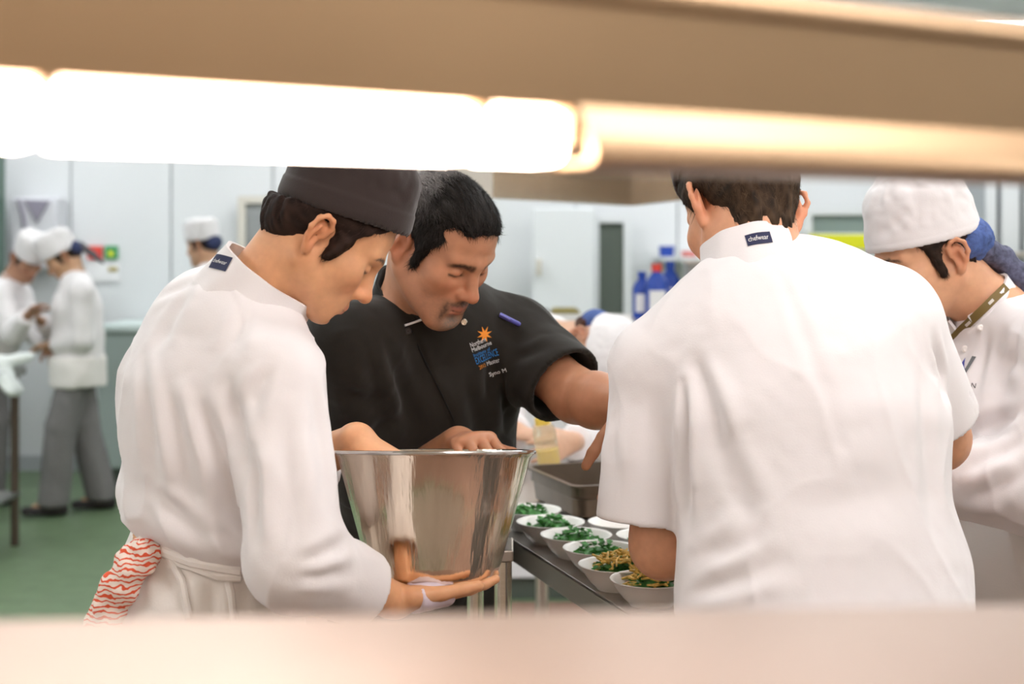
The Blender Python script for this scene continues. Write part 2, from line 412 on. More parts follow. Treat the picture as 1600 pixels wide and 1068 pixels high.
def head_ops(S, H, neck_to, neck_r=(0.055, 0.06), heavy=0.0, detail=True, chin=0.0):
    e, c = H.e, H.c
    S.u(e((0, -0.012, 0.048), (0.074, 0.094, 0.079)), 0.01)
    S.u(e((0, 0.034, 0.048), (0.064, 0.060, 0.060)), 0.03)
    S.u(e((0, 0.030, -0.025), (0.060+heavy*0.6, 0.064, 0.072)), 0.03)
    S.u(e((0, 0.050, -0.062+chin), (0.040+heavy*0.7, 0.040, 0.042)), 0.03)
    for q in (-1, 1):
        S.u(c((q*0.056, -0.004, -0.045), (q*0.018, 0.074, -0.094+chin), 0.015+heavy, 0.016+heavy), 0.03)   # jaw
        S.u(e((q*0.042, 0.064, -0.012), (0.022, 0.022, 0.02)), 0.03)                                  # cheekbone
    S.u(e((0, 0.083, -0.095+chin), (0.02+heavy, 0.016, 0.016)), 0.025)                                     # chin
    if detail:
        for q in (-1, 1):
            S.sub(e((q*0.031, 0.104, 0.010), (0.019, 0.017, 0.0125)), 0.02)                           # eye socket
            S.u(c((q*0.012, 0.094, 0.031), (q*0.046, 0.078, 0.033), 0.0085, 0.007), 0.016)            # brow ridge
            S.u(e((q*0.0315, 0.0795, 0.009), (0.0145, 0.0125, 0.0115)), 0.003)                        # lid over the eyeball
        S.u(c((0, 0.092, 0.022), (0, 0.114, -0.020), 0.0075, 0.0105), 0.016)                           # nose bridge
        S.u(e((0, 0.117, -0.025), (0.0115, 0.012, 0.0105)), 0.008)
        for q in (-1, 1):
            S.u(e((q*0.0125, 0.104, -0.029), (0.0075, 0.011, 0.0085)), 0.006)                          # nostril wings
        S.u(e((0, 0.080, -0.058), (0.030, 0.022, 0.022)), 0.02)                                        # muzzle
        for q in (-1, 1):
            S.u(c((0, 0.1035, -0.0565), (q*0.021, 0.0915, -0.0605), 0.0050, 0.0028), 0.006)            # upper lip
            S.u(c((0, 0.1010, -0.0690), (q*0.019, 0.0905, -0.0640), 0.0060, 0.0030), 0.006)            # lower lip
            S.sub(e((q*0.0065, 0.111, -0.037), (0.0035, 0.0055, 0.0035)), 0.003)                       # nostril
        S.sub(c((-0.018, 0.1005, -0.0632), (0.018, 0.1005, -0.0632), 0.0014, 0.0014), 0.003)
        S.sub(e((0, 0.107, -0.081), (0.022, 0.012, 0.006)), 0.012)                                     # below the lip
    for q in (-1, 1):                                                                                 # ears
        Re = rz(q*0.35)
        def E(a, b, t=0.0):   # a along ear (up), b backward, t outward
            v = Re@np.array([q*t, -b, a]); return (q*0.0725+v[0], -0.012+v[1], -0.004+v[2])
        S.u(e(E(0.002, 0.006, 0.004), (0.0045, 0.0145, 0.026), Re), 0.006)
        pts = [E(0.006, -0.010, 0.004), E(0.022, -0.010, 0.008), E(0.033, -0.001, 0.011), E(0.034, 0.012, 0.013), E(0.024, 0.022, 0.015),
               E(0.006, 0.023, 0.015), E(-0.010, 0.015, 0.011), E(-0.022, 0.004, 0.008)]
        for a, b in zip(pts[:-1], pts[1:]): S.u(c(a, b, 0.0042, 0.0042), 0.004)
        S.u(e(E(-0.024, 0.000, 0.006), (0.005, 0.0085, 0.011), Re), 0.006)
        S.u(c(E(0.014, 0.010, 0.010), E(-0.006, 0.012, 0.010), 0.0038, 0.0035), 0.004)
        if detail: S.sub(e(E(-0.001, 0.000, 0.011), (0.008, 0.007, 0.010), Re), 0.004)
    a = H.w(0, -0.028, -0.025)
    S.u(cap(a, neck_to, neck_r[0]*H.s, neck_r[1]*H.s), 0.03)
    S.u(cap(H.w(0, 0.01, -0.05), neck_to, neck_r[0]*0.75*H.s, neck_r[1]*0.8*H.s), 0.03)

def skin_colour(V, H, tone, bw=1.0, bz=0.0, flush=(0.20, -0.01, -0.02), brow=None, beard=None, lips=(0.42, 0.14, 0.10), lash=(0.05, 0.03, 0.02), seed=1, stubble=None):
    n = len(V); C = np.tile(np.array(tone), (n, 1)); L = H.l(V)
    x, y, z = np.abs(L[:, 0]), L[:, 1], L[:, 2]
    near = (np.linalg.norm(L, axis=1) < 0.2)
    def mixc(m, c):
        nonlocal C
        m = (m*near)[:, None]; C = C*(1-m)+np.array(c)*m
    # ruddy ears, nose, cheeks
    rd = np.exp(-((x-0.085)/0.02)**2-((y+0.012)/0.03)**2-(z/0.04)**2)*0.55+np.exp(-(x/0.02)**2-((y-0.118)/0.02)**2-((z+0.027)/0.018)**2)*0.5 \
        + np.exp(-((x-0.04)/0.022)**2-((y-0.08)/0.03)**2-((z+0.022)/0.022)**2)*0.35
    mixc(np.clip(rd, 0, 1), np.array(tone)*np.array([1.0, 0.62, 0.55]))
    wob = vnoise(L*140, seed)*0.0015
    if stubble is not None:
        m = sstep(-0.03, -0.05, z+0.25*np.maximum(0.06-y, 0)*0)*sstep(-0.02, 0.03, y)*sstep(0.075, 0.05, x)
        m *= 0.5+0.25*vnoise(L*500, seed+4); mixc(np.clip(m, 0, 1)*stubble[3], stubble[:3])
    if beard is not None:
        cm = np.exp(-(((x-0.0)/0.026)**4)-((z+0.095)/0.018)**4)*sstep(0.065, 0.08, y)
        mo = np.exp(-(((x)/0.030)**4)-((z+0.0475+0.25*x)/0.0065)**4)*sstep(0.075, 0.085, y)
        si = np.exp(-(((x-0.028)/0.006)**2)-((z+0.068)/0.022)**4)*sstep(0.06, 0.075, y)
        g = 0.75+0.35*vnoise(L*420, seed+7)
        mixc(np.clip(cm*g, 0, 1), beard[1]); mixc(np.clip(np.maximum(mo, si)*g, 0, 1), beard[0])
    lp = np.maximum(np.exp(-((x/0.021)**4)-((z+0.0575+wob)/0.0045)**4), np.exp(-((x/0.019)**4)-((z+0.069+wob)/0.0055)**4))*sstep(0.088, 0.094, y)
    mixc(np.clip(lp, 0, 1)*0.75, lips)
    mixc(np.exp(-((x/0.02)**4)-((z+0.0632)/0.0013)**2)*sstep(0.085, 0.092, y)*0.8, np.array(lips)*0.25)
    if brow is not None:
        zc = 0.0345+bz+0.10*(x-0.012)-2.6*np.maximum(x-0.030, 0)**1.5; hw = 0.0042*bw-0.0020*sstep(0.02, 0.05, x)
        m = sstep(0.008, 0.014, x)*sstep(0.056, 0.046, x)*np.exp(-((z-zc+wob)/hw)**4)*sstep(0.05, 0.06, y)
        mixc(np.clip(m*(0.9+0.3*vnoise(L*380, seed+3)), 0, 1), brow)
    zl = 0.0028+0.08*np.abs(x-0.031)
    m = sstep(0.013, 0.018, x)*sstep(0.050, 0.046, x)*np.exp(-((z-zl)/0.0023)**2)*sstep(0.06, 0.07, y)
    mixc(np.clip(m, 0, 1)*0.95, lash)
    m = np.exp(-(((x-0.0315)/0.017)**4)-((z-0.018)/0.0015)**2)*sstep(0.06, 0.07, y); mixc(m*0.45, np.array(tone)*0.45)
    return np.clip(C, 0, 1)

def hand_ops(S, wrist, d, pn, curl, thumb=(0.6, 0.2), flip=1, sc=1.0, spread=0.10, rf=0.0088):
    """d along the fingers, pn = palm normal (towards what is held), flip=+1/-1 picks the thumb side. Returns finger tips."""
    d = nrm(d); pn = np.asarray(pn, float); pn = nrm(pn-d*(pn@d)); x = np.cross(d, pn)*flip
    w = np.asarray(wrist, float)
    P = lambda a, b, c: w+sc*(a*x+b*d+c*pn)
    S.u(ecap(P(0, -0.01, 0), P(0.004, 0.075, 0), (0.027*sc, 0.019*sc), (0.036*sc, 0.0125*sc), x), 0.012)
    S.u(ell(P(0.024, 0.032, 0.008), np.array((0.016, 0.028, 0.014))*sc, np.stack([x, d, pn], 1)), 0.012)
    S.u(ell(P(-0.022, 0.034, 0.007), np.array((0.012, 0.034, 0.011))*sc, np.stack([x, d, pn], 1)), 0.012)
    tips = []
    for i, (bx, by, ls) in enumerate([(0.031, 0.080, (0.040, 0.025, 0.019)), (0.0105, 0.086, (0.044, 0.028, 0.020)),
                                      (-0.0105, 0.083, (0.041, 0.026, 0.019)), (-0.030, 0.074, (0.032, 0.020, 0.017))]):
        p = P(bx*0.95, by-0.01, 0); sp = spread*(bx/0.03); ang = 0.0
        cu = curl[i] if isinstance(curl[0], (list, tuple)) else curl
        r = rf*sc*(0.90 if i == 3 else 1.0)
        for j, l in enumerate(ls):
            ang += cu[j]
            v = (math.cos(ang)*d+math.sin(ang)*pn)*math.cos(sp)+x*math.sin(sp)
            q = p+v*l*sc
            S.u(cap(p, q, r*(1-0.06*j), r*(0.95-0.09*j)), 0.0035)
            p = q
        tips.append(p)
    tx, tp = thumb       # spread and opposition of the thumb
    p = P(0.026, 0.015, 0.008); a = nrm(x*math.sin(tx)+d*math.cos(tx)+pn*tp)
    q = p+a*0.044*sc; S.u(cap(p, q, 0.0135*sc, 0.0105*sc), 0.010)
    b = nrm(a+d*0.25+pn*0.1); r2 = q+b*0.032*sc; S.u(cap(q, r2, 0.0105*sc, 0.0095*sc), 0.004)
    e2 = nrm(b+d*0.2); r3 = r2+e2*0.024*sc; S.u(cap(r2, r3, 0.0096*sc, 0.0078*sc), 0.004)
    tips.append(r3)
    return tips

def folds(P, N, seed, amp=0.006, fx=16.0, fz=3.2, fine=0.0006, skew=0.25):
    """soft cloth folds: hanging ridges plus crumple"""
    A = np.stack([P[:, 0]*fx+P[:, 2]*fz*skew*4, P[:, 1]*fx, P[:, 2]*fz], 1)
    A += 0.6*np.stack([vnoise(P*7, seed+1), vnoise(P*7, seed+2), vnoise(P*5, seed+3)], 1)
    n = vnoise(A, seed); rid = 1-np.abs(n)*2
    B = np.stack([P[:, 0]*9-P[:, 2]*7, P[:, 1]*9+P[:, 2]*4, P[:, 2]*9+P[:, 0]*6], 1)
    return amp*(0.55*n+0.45*rid*np.abs(rid))+amp*0.22*vnoise(B, seed+5)+fine*vnoise(P*55, seed+6)
def creases(P, lst):
    d = np.zeros(len(P))
    for a, b, w, dep in lst:
        r, t = segdist(P, a, b); fade = np.clip(np.minimum(t, 1-t)*6, 0, 1)*0.8+0.2
        d += -dep*fade*np.exp(-(r/w)**2)+0.55*dep*fade*np.exp(-((r-1.9*w)/w)**2)
    return d

def chain_ops(S, secs, ax, k=0.04, sc=1.0, off=0.0):
    for (a, ra), (b, rb) in zip(secs[:-1], secs[1:]):
        S.u(ecap(a, b, (ra[0]*sc+off, ra[1]*sc+off), (rb[0]*sc+off, rb[1]*sc+off), ax), k)

def collar_mesh(c, ax_up, fwd, ra, rb, h, open_ang=0.35, th=0.004, flare=1.05, n=72, drop=0.0, lean=0.0):
    """stand collar: an open band around the neck; c = centre of its lower edge"""
    up = nrm(ax_up); f = np.asarray(fwd, float); f = nrm(f-up*(f@up)); r = np.cross(f, up)
    V = []; rows = 5
    prof = [(0, 0)]+[(0, j/(rows-1)) for j in range(rows)][1:]
    loop = []
    for j in range(rows): loop.append((1.0, j/(rows-1)))
    for j in range(rows-1, -1, -1): loop.append((0.0, j/(rows-1)))
    for i in range(n+1):
        a = open_ang+(2*math.pi-2*open_ang)*i/n
        for out, t in loop:
            k = (1+(flare-1)*t)
            rr = 1.0*k
            bulge = 0.0015*math.sin(9*a+3*t)
            p = c+r*math.sin(a)*(ra*rr+(out-0.5)*th+bulge)+f*math.cos(a)*(rb*rr+(out-0.5)*th+bulge)+up*(h*t-drop*math.cos(a)*0.5*(1-t*0))+f*lean*t
            V.append(p)
    m = len(loop); F = []
    for i in range(n):
        for k in range(m):
            F.append((i*m+k, i*m+(k+1) % m, (i+1)*m+(k+1) % m, (i+1)*m+k))
    F.append(tuple(range(m))); F.append(tuple(n*m+k for k in range(m-1, -1, -1)))
    me = bpy.data.meshes.new('collar'); me.from_pydata([tuple(v) for v in V], [], F); me.update()
    bm = bmesh.new(); bm.from_mesh(me); bmesh.ops.recalc_face_normals(bm, faces=bm.faces); bm.to_mesh(me); bm.free()
    me.polygons.foreach_set('use_smooth', np.ones(len(me.polygons), bool)); me.set_sharp_from_angle(angle=1.0)
    return me

def bvh_of(V, Q): return BVHTree.FromPolygons([tuple(v) for v in V], [tuple(int(i) for i in q) for q in Q])
def bvh_mesh(me):
    return BVHTree.FromPolygons([v.co[:] for v in me.vertices], [tuple(p.vertices) for p in me.polygons])
def text_geo(s, size=1.0):
    cu = bpy.data.curves.new('t', 'FONT'); cu.body = s; cu.size = size; cu.align_x = 'LEFT'; cu.resolution_u = 2
    o = bpy.data.objects.new('t', cu); COL.objects.link(o)
    dg = bpy.context.evaluated_depsgraph_get(); me = o.evaluated_get(dg).to_mesh()
    V = np.array([v.co[:] for v in me.vertices]) if len(me.vertices) else np.zeros((0, 3)); F = [tuple(p.vertices) for p in me.polygons]
    o.evaluated_get(dg).to_mesh_clear(); bpy.data.objects.remove(o); bpy.data.curves.remove(cu)
    return V, F
def rect_geo(x0, y0, x1, y1, nx=6, ny=4):
    V = [(x0+(x1-x0)*i/nx, y0+(y1-y0)*j/ny, 0) for j in range(ny+1) for i in range(nx+1)]
    F = [(j*(nx+1)+i, j*(nx+1)+i+1, (j+1)*(nx+1)+i+1, (j+1)*(nx+1)+i) for j in range(ny) for i in range(nx)]
    return np.array(V), F
def decal(name, geo, origin, xd, yd, m, parent, trees, off=0.0012, back=0.10):
    """lay flat print (2D geometry) onto a surface: each point is dropped along the print's normal onto the cloth"""
    V, F = geo; xd = nrm(xd); yd = np.asarray(yd, float); yd = nrm(yd-xd*(yd@xd)); n = np.cross(xd, yd)
    out = []
    for v in V:
        p = origin+xd*v[0]+yd*v[1]; best = None
        for t in trees:
            h = t.ray_cast(Vector(p+n*back), Vector(-n), back*2.2)
            if h[0] is not None and (best is None or h[3] < best): best = h[3]
        if best is None: best = back
        out.append(p+n*(back-best+off))
    me = bpy.data.meshes.new(name); me.from_pydata([tuple(float(a) for a in p) for p in out], [], F); me.update()
    return link(name, me, m, parent)

def strands(V, Q, dirf, n, length, width, colf, seed=0, lift=0.25, segs=3, keep=None):
    """short hair: n tapered blades growing out of the shell"""
    rng = np.random.default_rng(seed); N = vnormals(V, Q)
    area = np.linalg.norm(np.cross(V[Q[:, 2]]-V[Q[:, 0]], V[Q[:, 3]]-V[Q[:, 1]]), axis=1)
    C = V[Q].mean(1)
    if keep is not None: area = area*keep(C)
    fi = rng.choice(len(Q), n, p=area/area.sum()); w = rng.dirichlet((1, 1, 1, 1), n)
    P = (V[Q[fi]]*w[:, :, None]).sum(1); NN = N[Q[fi, 0]]
    D = dirf(P, NN)+0.35*rng.normal(size=(n, 3)); D -= NN*(D*NN).sum(1)[:, None]; D /= np.linalg.norm(D, axis=1)[:, None]
    L = length*(0.6+0.8*rng.random(n)); side = np.cross(D, NN); c = colf(P, rng)
    VV = []; CC = []
    p = P-NN*0.002; d = D+NN*lift*(0.5+rng.random(n))[:, None]
    for s_ in range(segs+1):
        t = s_/segs; wd = width*(1-0.85*t)
        VV.append(p-side*wd/2); VV.append(p+side*wd/2); CC += [c, c]
        p = p+d/np.linalg.norm(d, axis=1)[:, None]*(L/segs)[:, None]; d = d-NN*lift*0.6
    VV = np.stack(VV, 1).reshape(-1, 3); CC = np.stack(CC, 1).reshape(-1, 3)
    k = 2*(segs+1); b = np.arange(n)[:, None]*k
    FF = np.concatenate([b+np.array([2*i, 2*i+1, 2*i+3, 2*i+2]) for i in range(segs)])
    return VV, FF, CC

def legs(S, hipL, hipR, kneeL, kneeR, ankL, ankR, r=(0.085, 0.058, 0.045), k=0.03):
    for h, kn, an in ((hipL, kneeL, ankL), (hipR, kneeR, ankR)):
        S.u(cap(h, kn, r[0], r[1]), k); S.u(cap(kn, an, r[1], r[2]), 0.02)
def foot_mesh(an, f, parent, m=M_SHOE):
    f = nrm((f[0], f[1], 0)); S = Solid(); a = np.array([an[0], an[1], 0.035])
    S.u(ecap(a-f*0.05, a+f*0.15, (0.042, 0.033), (0.046, 0.024), np.cross(f, (0, 0, 1))), 0.02)
    S.u(cap(a+np.array([0, 0, 0.015]), a+np.array([0, 0, 0.06]), 0.042, 0.045), 0.03)
    S.cut((0, 0, 0.004), (0, 0, -1))
    V, Q = S.mesh(0.008); return link('shoe', np_mesh('shoe', V, Q), m, parent)
# ------------------------------------------------------------------ the room
X0, X1, Y0, Y1, ZC = -4.3, 4.8, -2.2, 9.6, 2.9
def struct(name, lo, hi, m, parent=None, label=None):
    o = MB().box(lo, hi).build(name, m, parent)
    if parent is None: tag(o, label, None, None, 'structure')
    return o
MATS_B = mat('added_brown_mat', (0.26, 0.155, 0.115), 0.7, noise=0.1, nscale=30)  # for the added mat that the pot mirrors
struct('floor', (X0-.1, Y0-.1, -0.1), (X1+.1, Y1+.2, 0), M_FLOOR, label='green vinyl kitchen floor')
struct('ceiling', (X0-.1, Y0-.1, ZC), (X1+.1, Y1+.2, ZC+.1), M_CEIL, label='white kitchen ceiling')
struct('wall_left', (X0-.1, Y0, 0), (X0, Y1, ZC), M_WALL, label='white side wall of the kitchen on the left')
struct('wall_right', (X1, Y0, 0), (X1+.1, Y1, ZC), M_WALL, label='white side wall of the kitchen on the right')
struct('wall_front', (X0-.1, Y0-.1, 0), (X1+.1, Y0, ZC), M_WALLW, label='warm brown wall of the servery side')
wall_back = struct('wall_back', (X0-.1, Y1+.02, 0), (X1+.1, Y1+.2, ZC), M_SEAM, label='white panelled back wall of the kitchen')
DB = Y1
def wx(px, d=DB): return (px-800)*d/F_PX
def wz(py, d=DB): return CAM_H-(py-HOR)*d/F_PX
edges = [X0]; x = wx(110); 
seams = [wx(110+158*k) for k in range(-6, 14)]
seams = [s for s in seams if X0+.1 < s < X1-.1]
bounds = [X0]+seams+[X1]
for i, (a, b) in enumerate(zip(bounds[:-1], bounds[1:])):
    g = 0.003 if i % 2 else 0.009
    MB().box((a+g, Y1, 0.1), (b-g, Y1+.02, ZC)).build('wall_panel', M_WALL, wall_back, bevel=0.003)
struct('baseboard_back', (X0, Y1-.02, 0), (X1, Y1+.0, 0.1), M_SEAM, label='grey skirting along the back wall')

def framed(name, px0, py0, px1, py1, d, frame_m, panel_m, label, fw=0.05, panel='opening_panel', floor=True):
    z0 = 0.0 if floor else wz(py1, d)
    a, b, t = wx(px0, d), wx(px1, d), wz(py0, d)
    root = empty(name, ((a+b)/2, d, z0)); tag(root, label, None, None, 'structure')
    m = MB()
    m.box((a-fw, d-.03, z0), (a, d+.03, t+fw)); m.box((b, d-.03, z0), (b+fw, d+.03, t+fw)); m.box((a, d-.03, t), (b, d+.03, t+fw))
    if not floor: m.box((a, d-.03, z0-fw), (b, d+.03, z0))
    m.build('frame', frame_m, root, bevel=0.004)
    MB().box((a, d-.005, z0), (b, d+.01, t)).build(panel, panel_m, root)
    return root
framed('door_1', 384, 318, 460, 0, 9.5, M_CREAM, mat('shadowed_opening', (0.30, 0.31, 0.31), 0.8), 'doorway with a cream frame and a grey panel as inner shade behind the young cook')  # flat grey panel paints the shade inside the open doorway
framed('door_2', 936, 348, 974, 0, 9.4, M_WALL, M_DARKG, 'narrow grey-green door panel in the white wall')
framed('window_1', 1268, 336, 1356, 364, 9.45, M_WALL, M_GLASS, 'long low window with greenish glass in the back wall', panel='glass_pane', floor=False)
tag(MB().box((wx(1264, 9.4), 9.37, wz(389, 9.4)), (wx(1362, 9.4), 9.4, wz(366, 9.4))).build('notice_board', M_YELLOW, bevel=0.004),
    'bright yellow board under the low window on the back wall', 'board')
# white fridge doors of the cold room behind the table
fr = empty('cold_room_door', (wx(870, 9.3), 9.3, 0), 'wide white cold room door beside the narrow grey-green panel', 'door')
MB().box((wx(832, 9.3), 9.26, 0.02), (wx(928, 9.3), 9.34, wz(325, 9.3))).build('door_leaf', mat('white_enamel', (0.80, 0.82, 0.84), 0.4), fr, bevel=0.01)
MB().box((wx(838, 9.3), 9.22, wz(430, 9.3)), (wx(846, 9.3), 9.26, wz(404, 9.3))).build('handle', M_CREAM, fr, bevel=0.005)
# tall green-grey cabinet at the left edge
cb = empty('tall_cabinet', (wx(-30, 9.1), 9.1, 0), 'tall green-grey cabinet at the far left edge by the wall', 'cabinet')
M_GG = mat('green_grey_enamel', (0.10, 0.16, 0.13), 0.5)
MB().box((wx(-70, 9.1), 8.9, 0.05), (wx(9, 9.3), 9.3, wz(226, 9.1))).build('body', M_GG, cb, bevel=0.01)
MB().box((wx(-66, 9.1), 8.88, 0.1), (wx(5, 9.3), 8.9, wz(232, 9.1))).build('door', M_GG, cb, bevel=0.004)
# right hand tall cupboards
for i, (a, b) in enumerate(((1538, 1556), (1562, 1592), (1598, 1680))):
    t = empty('wall_cupboard', (wx((a+b)/2, 9.2), 9.2, 1.3), ['narrow white cupboard nearest the woman in the white cap', 'middle white cupboard by the right edge with grey gaps', 'white cupboard cut off by the right edge of the picture'][i], 'cupboard', 'white cupboards at the right edge')
    MB().box((wx(a, 9.2), 9.2, wz(440, 9.2)), (wx(b, 9.2), 9.55, wz(262, 9.2))).build('body', M_SEAM, t)
    MB().box((wx(a+1, 9.2), 9.17, wz(398, 9.2)), (wx(b-1, 9.2), 9.2, wz(264, 9.2))).build('door', M_WALL, t, bevel=0.004)
tag(MB().box((wx(1545, 8.6), 8.55, wz(402, 8.6)), (wx(1700, 8.6), 9.0, wz(394, 8.6))).box((wx(1545, 8.6), 8.57, 0.0), (wx(1549, 8.6), 8.62, wz(402, 8.6))).box((wx(1690, 8.6), 8.57, 0.0), (wx(1694, 8.6), 8.62, wz(402, 8.6)))
    .build('steel_rack', M_STEELB, bevel=0.003), 'steel rack shelf under the cupboards at the right edge', 'rack')

tag(MB().prism([(-2.3, 0.8), (2.3, 0.8), (2.3, 3.6), (1.5, 3.6), (1.5, 6.0), (-1.1, 6.0), (-1.1, 3.6), (-2.3, 3.6)], 0.001, 0.012).build('added_floor_mat', MATS_B), 'added brown mat around the bowl table, warming the pot reflection', 'mat')  # added mat, shaped to keep green floor out of the pot's reflections
# ceiling lights; the two warm front rows are added fill, out of view
for j, y in enumerate((-1.0, 0.9, 2.9, 4.9, 6.9, 8.7)):
    for i, x in enumerate((-3.4, 1.0, 3.0) if j < 2 else (-3.0, -1.0, 1.0, 3.0)):
        t = empty('ceiling_light', (x, y, ZC-.06), 'added warm fill light, unseen, on the serving side' if j < 2 else 'long white fluorescent ceiling light over the kitchen', 'light', 'fluorescent ceiling lights')
        MB().box((x-.66, y-.19, ZC-.05), (x+.66, y+.19, ZC)).build('housing', M_CEIL, t, bevel=0.005)
        MB().box((x-.62, y-.16, ZC-.06), (x+.62, y+.16, ZC-.051)).build('diffuser', M_FILL if j < 2 else M_LIGHT, t)

# wall signs
tag(MB().box((wx(135, 9.55), 9.57, wz(405, 9.55)), (wx(158, 9.55), 9.59, wz(384, 9.55))).build('safety_sign', M_RED), 'red square safety sign on the white wall', 'sign')
gs = empty('safety_sign', (wx(172, 9.55), 9.58, wz(405, 9.55)), 'green square safety sign on the white wall', 'sign')
MB().box((wx(162, 9.55), 9.57, wz(405, 9.55)), (wx(182, 9.55), 9.59, wz(384, 9.55))).build('plate', M_GREEN, gs)
MB().box((wx(168, 9.55), 9.565, wz(400, 9.55)), (wx(176, 9.55), 9.57, wz(392, 9.55))).build('pictogram', M_YELLOW, gs)
pp = empty('wall_notice', (wx(165, 9.56), 9.59, wz(440, 9.56)), 'white paper notice below the two safety signs', 'notice')
MB().box((wx(134, 9.56), 9.585, wz(440, 9.56)), (wx(186, 9.56), 9.597, wz(408, 9.56))).build('sheet', M_PAPER, pp)
MB().box((wx(168, 9.56), 9.58, wz(424, 9.56)), (wx(182, 9.56), 9.585, wz(417, 9.56))).build('stamp', M_OLIVE, pp)
# dispenser with a dark triangle
dp = empty('towel_dispenser', (wx(58, 9.4), 9.45, wz(400, 9.4)), 'white wall dispenser with a grey downward triangle', 'dispenser')
d0 = 9.4
MB().prism([(wx(20, d0), 9.35), (wx(92, d0), 9.35), (wx(92, d0), 9.59), (wx(20, d0), 9.59)], wz(420, d0), wz(308, d0)).build('casing', mat('dispenser_white', (0.66, 0.66, 0.70), 0.5), dp, bevel=0.02)
V = [(wx(42, d0), 9.33, wz(312, d0)), (wx(82, d0), 9.33, wz(314, d0)), (wx(62, d0), 9.33, wz(348, d0))]
MB().add(V+[(a, 9.352, c) for a, b, c in V], [(0, 2, 1), (3, 4, 5), (0, 1, 4, 3), (1, 2, 5, 4), (2, 0, 3, 5)]).build('triangle_panel', M_VGREY, dp)
MB().tube([(wx(34, d0), 9.335, wz(312, d0)), (wx(42, d0), 9.335, wz(340, d0)), (wx(44, d0), 9.335, wz(366, d0))], 0.014).build('groove_strip', M_VGREY, dp)

# left bench with a cloth
bn = empty('steel_bench', (-2.7, 7.0, 0), 'steel work bench with dark legs at the left edge', 'bench')
bx0, bx1, by0, by1 = wx(-140, 7.0), wx(54, 7.25), 6.75, 7.25
MB().box((bx0, by0, 0.86), (bx1-.04, by1, 0.90)).build('worktop', M_STEELD, bn, bevel=0.004)
MB().box((bx0, by0+.02, 0.25), (bx1-.06, by1-.02, 0.27)).build('lower_shelf', M_STEELD, bn, bevel=0.003)
M_DLEG = mat('dark_leg', (0.12, 0.09, 0.07), 0.45, metal=0.6)
for q in ((bx1-.08, by0+.06), (bx1-.08, by1-.06), (bx0+.05, by0+.06), (bx0+.05, by1-.06), (bx1-.20, by0+.06)):
    MB().tube([(q[0], q[1], 0.0), (q[0], q[1], 0.86)], 0.022).build('leg', M_DLEG, bn, smooth=True)
S = Solid()
S.u(ecap((bx0+.3, 7.1, 0.915), (bx1-.10, 7.0, 0.94), (0.26, 0.022), (0.22, 0.03), (0, 1, 0)), 0.02)
S.u(ecap((bx1-.10, 6.95, 0.94), (bx1-.0, 6.95, 0.80), (0.15, 0.03), (0.10, 0.02), (0, 1, 0)), 0.03)
S.u(ecap((bx1-.30, 6.72, 0.93), (bx1-.34, 6.66, 0.70), (0.16, 0.02), (0.11, 0.016), (1, 0, 0)), 0.03)
V, Q = S.mesh(0.014); N = vnormals(V, Q); V = V+N*(0.015*vnoise(V*14, 3))[:, None]
V[:, 2] = np.where((V[:, 0] < bx1-.04) & (V[:, 1] > by0), np.maximum(V[:, 2], 0.903), V[:, 2])
tag(link('kitchen_cloth', np_mesh('kitchen_cloth', V, Q), mat('white_green_cloth', (0.72, 0.76, 0.74), 0.9, noise=0.25, nscale=9)), 'crumpled white cloth hanging over the bench end at left', 'cloth')
# grey appliance behind the standing cook
ap = empty('under_counter_fridge', (wx(190, 9.2), 9.2, 0), 'pale green steel counter unit behind the standing cook', 'counter')
MB().box((wx(160, 9.0), 8.9, 0.12), (wx(330, 9.0), 9.55, 0.98)).build('body', mat('pale_green_steel', (0.42, 0.50, 0.48), 0.4), ap, bevel=0.01)
MB().box((wx(158, 9.0), 8.86, 0.98), (wx(332, 9.0), 9.56, 1.02)).build('worktop', mat('pale_top', (0.62, 0.72, 0.70), 0.4), ap, bevel=0.004)
MB().box((wx(165, 9.0), 8.95, 0.0), (wx(325, 9.0), 9.5, 0.12)).build('plinth', M_DARKG, ap)

# hanging steel hood between the heads
hd = empty('extractor_hood', (0.3, 6.2, 1.7), 'stainless steel canopy hood hanging in the background', 'hood')
hd['label'] = 'stainless steel canopy hood hanging in the background'
def slab(a, b, z0, z1, th):
    a = np.array(a); b = np.array(b); t = nrm(b-a); n = np.array([-t[1], t[0]])*th
    return [tuple(a), tuple(b), tuple(b+n), tuple(a+n)]
hp = [(-0.50, 5.40), (-0.076, 5.6), (0.26, 6.15), (0.43, 6.42), (0.558, 6.62), (0.70, 5.75), (0.95, 4.9)]
for i, (a, b) in enumerate(zip(hp[:-1], hp[1:])):
    MB().prism(slab(a, b, 0, 0, 0.03), 1.70, 2.25).build('side_panel', M_HOOD, hd)
MB().prism(hp+[(1.6, 7.2), (-1.6, 7.2)], 2.25, 2.28).build('top_panel', M_STEELB, hd)
MB().tube([(0.2, 6.8, 2.27), (0.2, 6.8, 2.9)], 0.2, 20).build('duct', M_STEELB, hd, smooth=True)

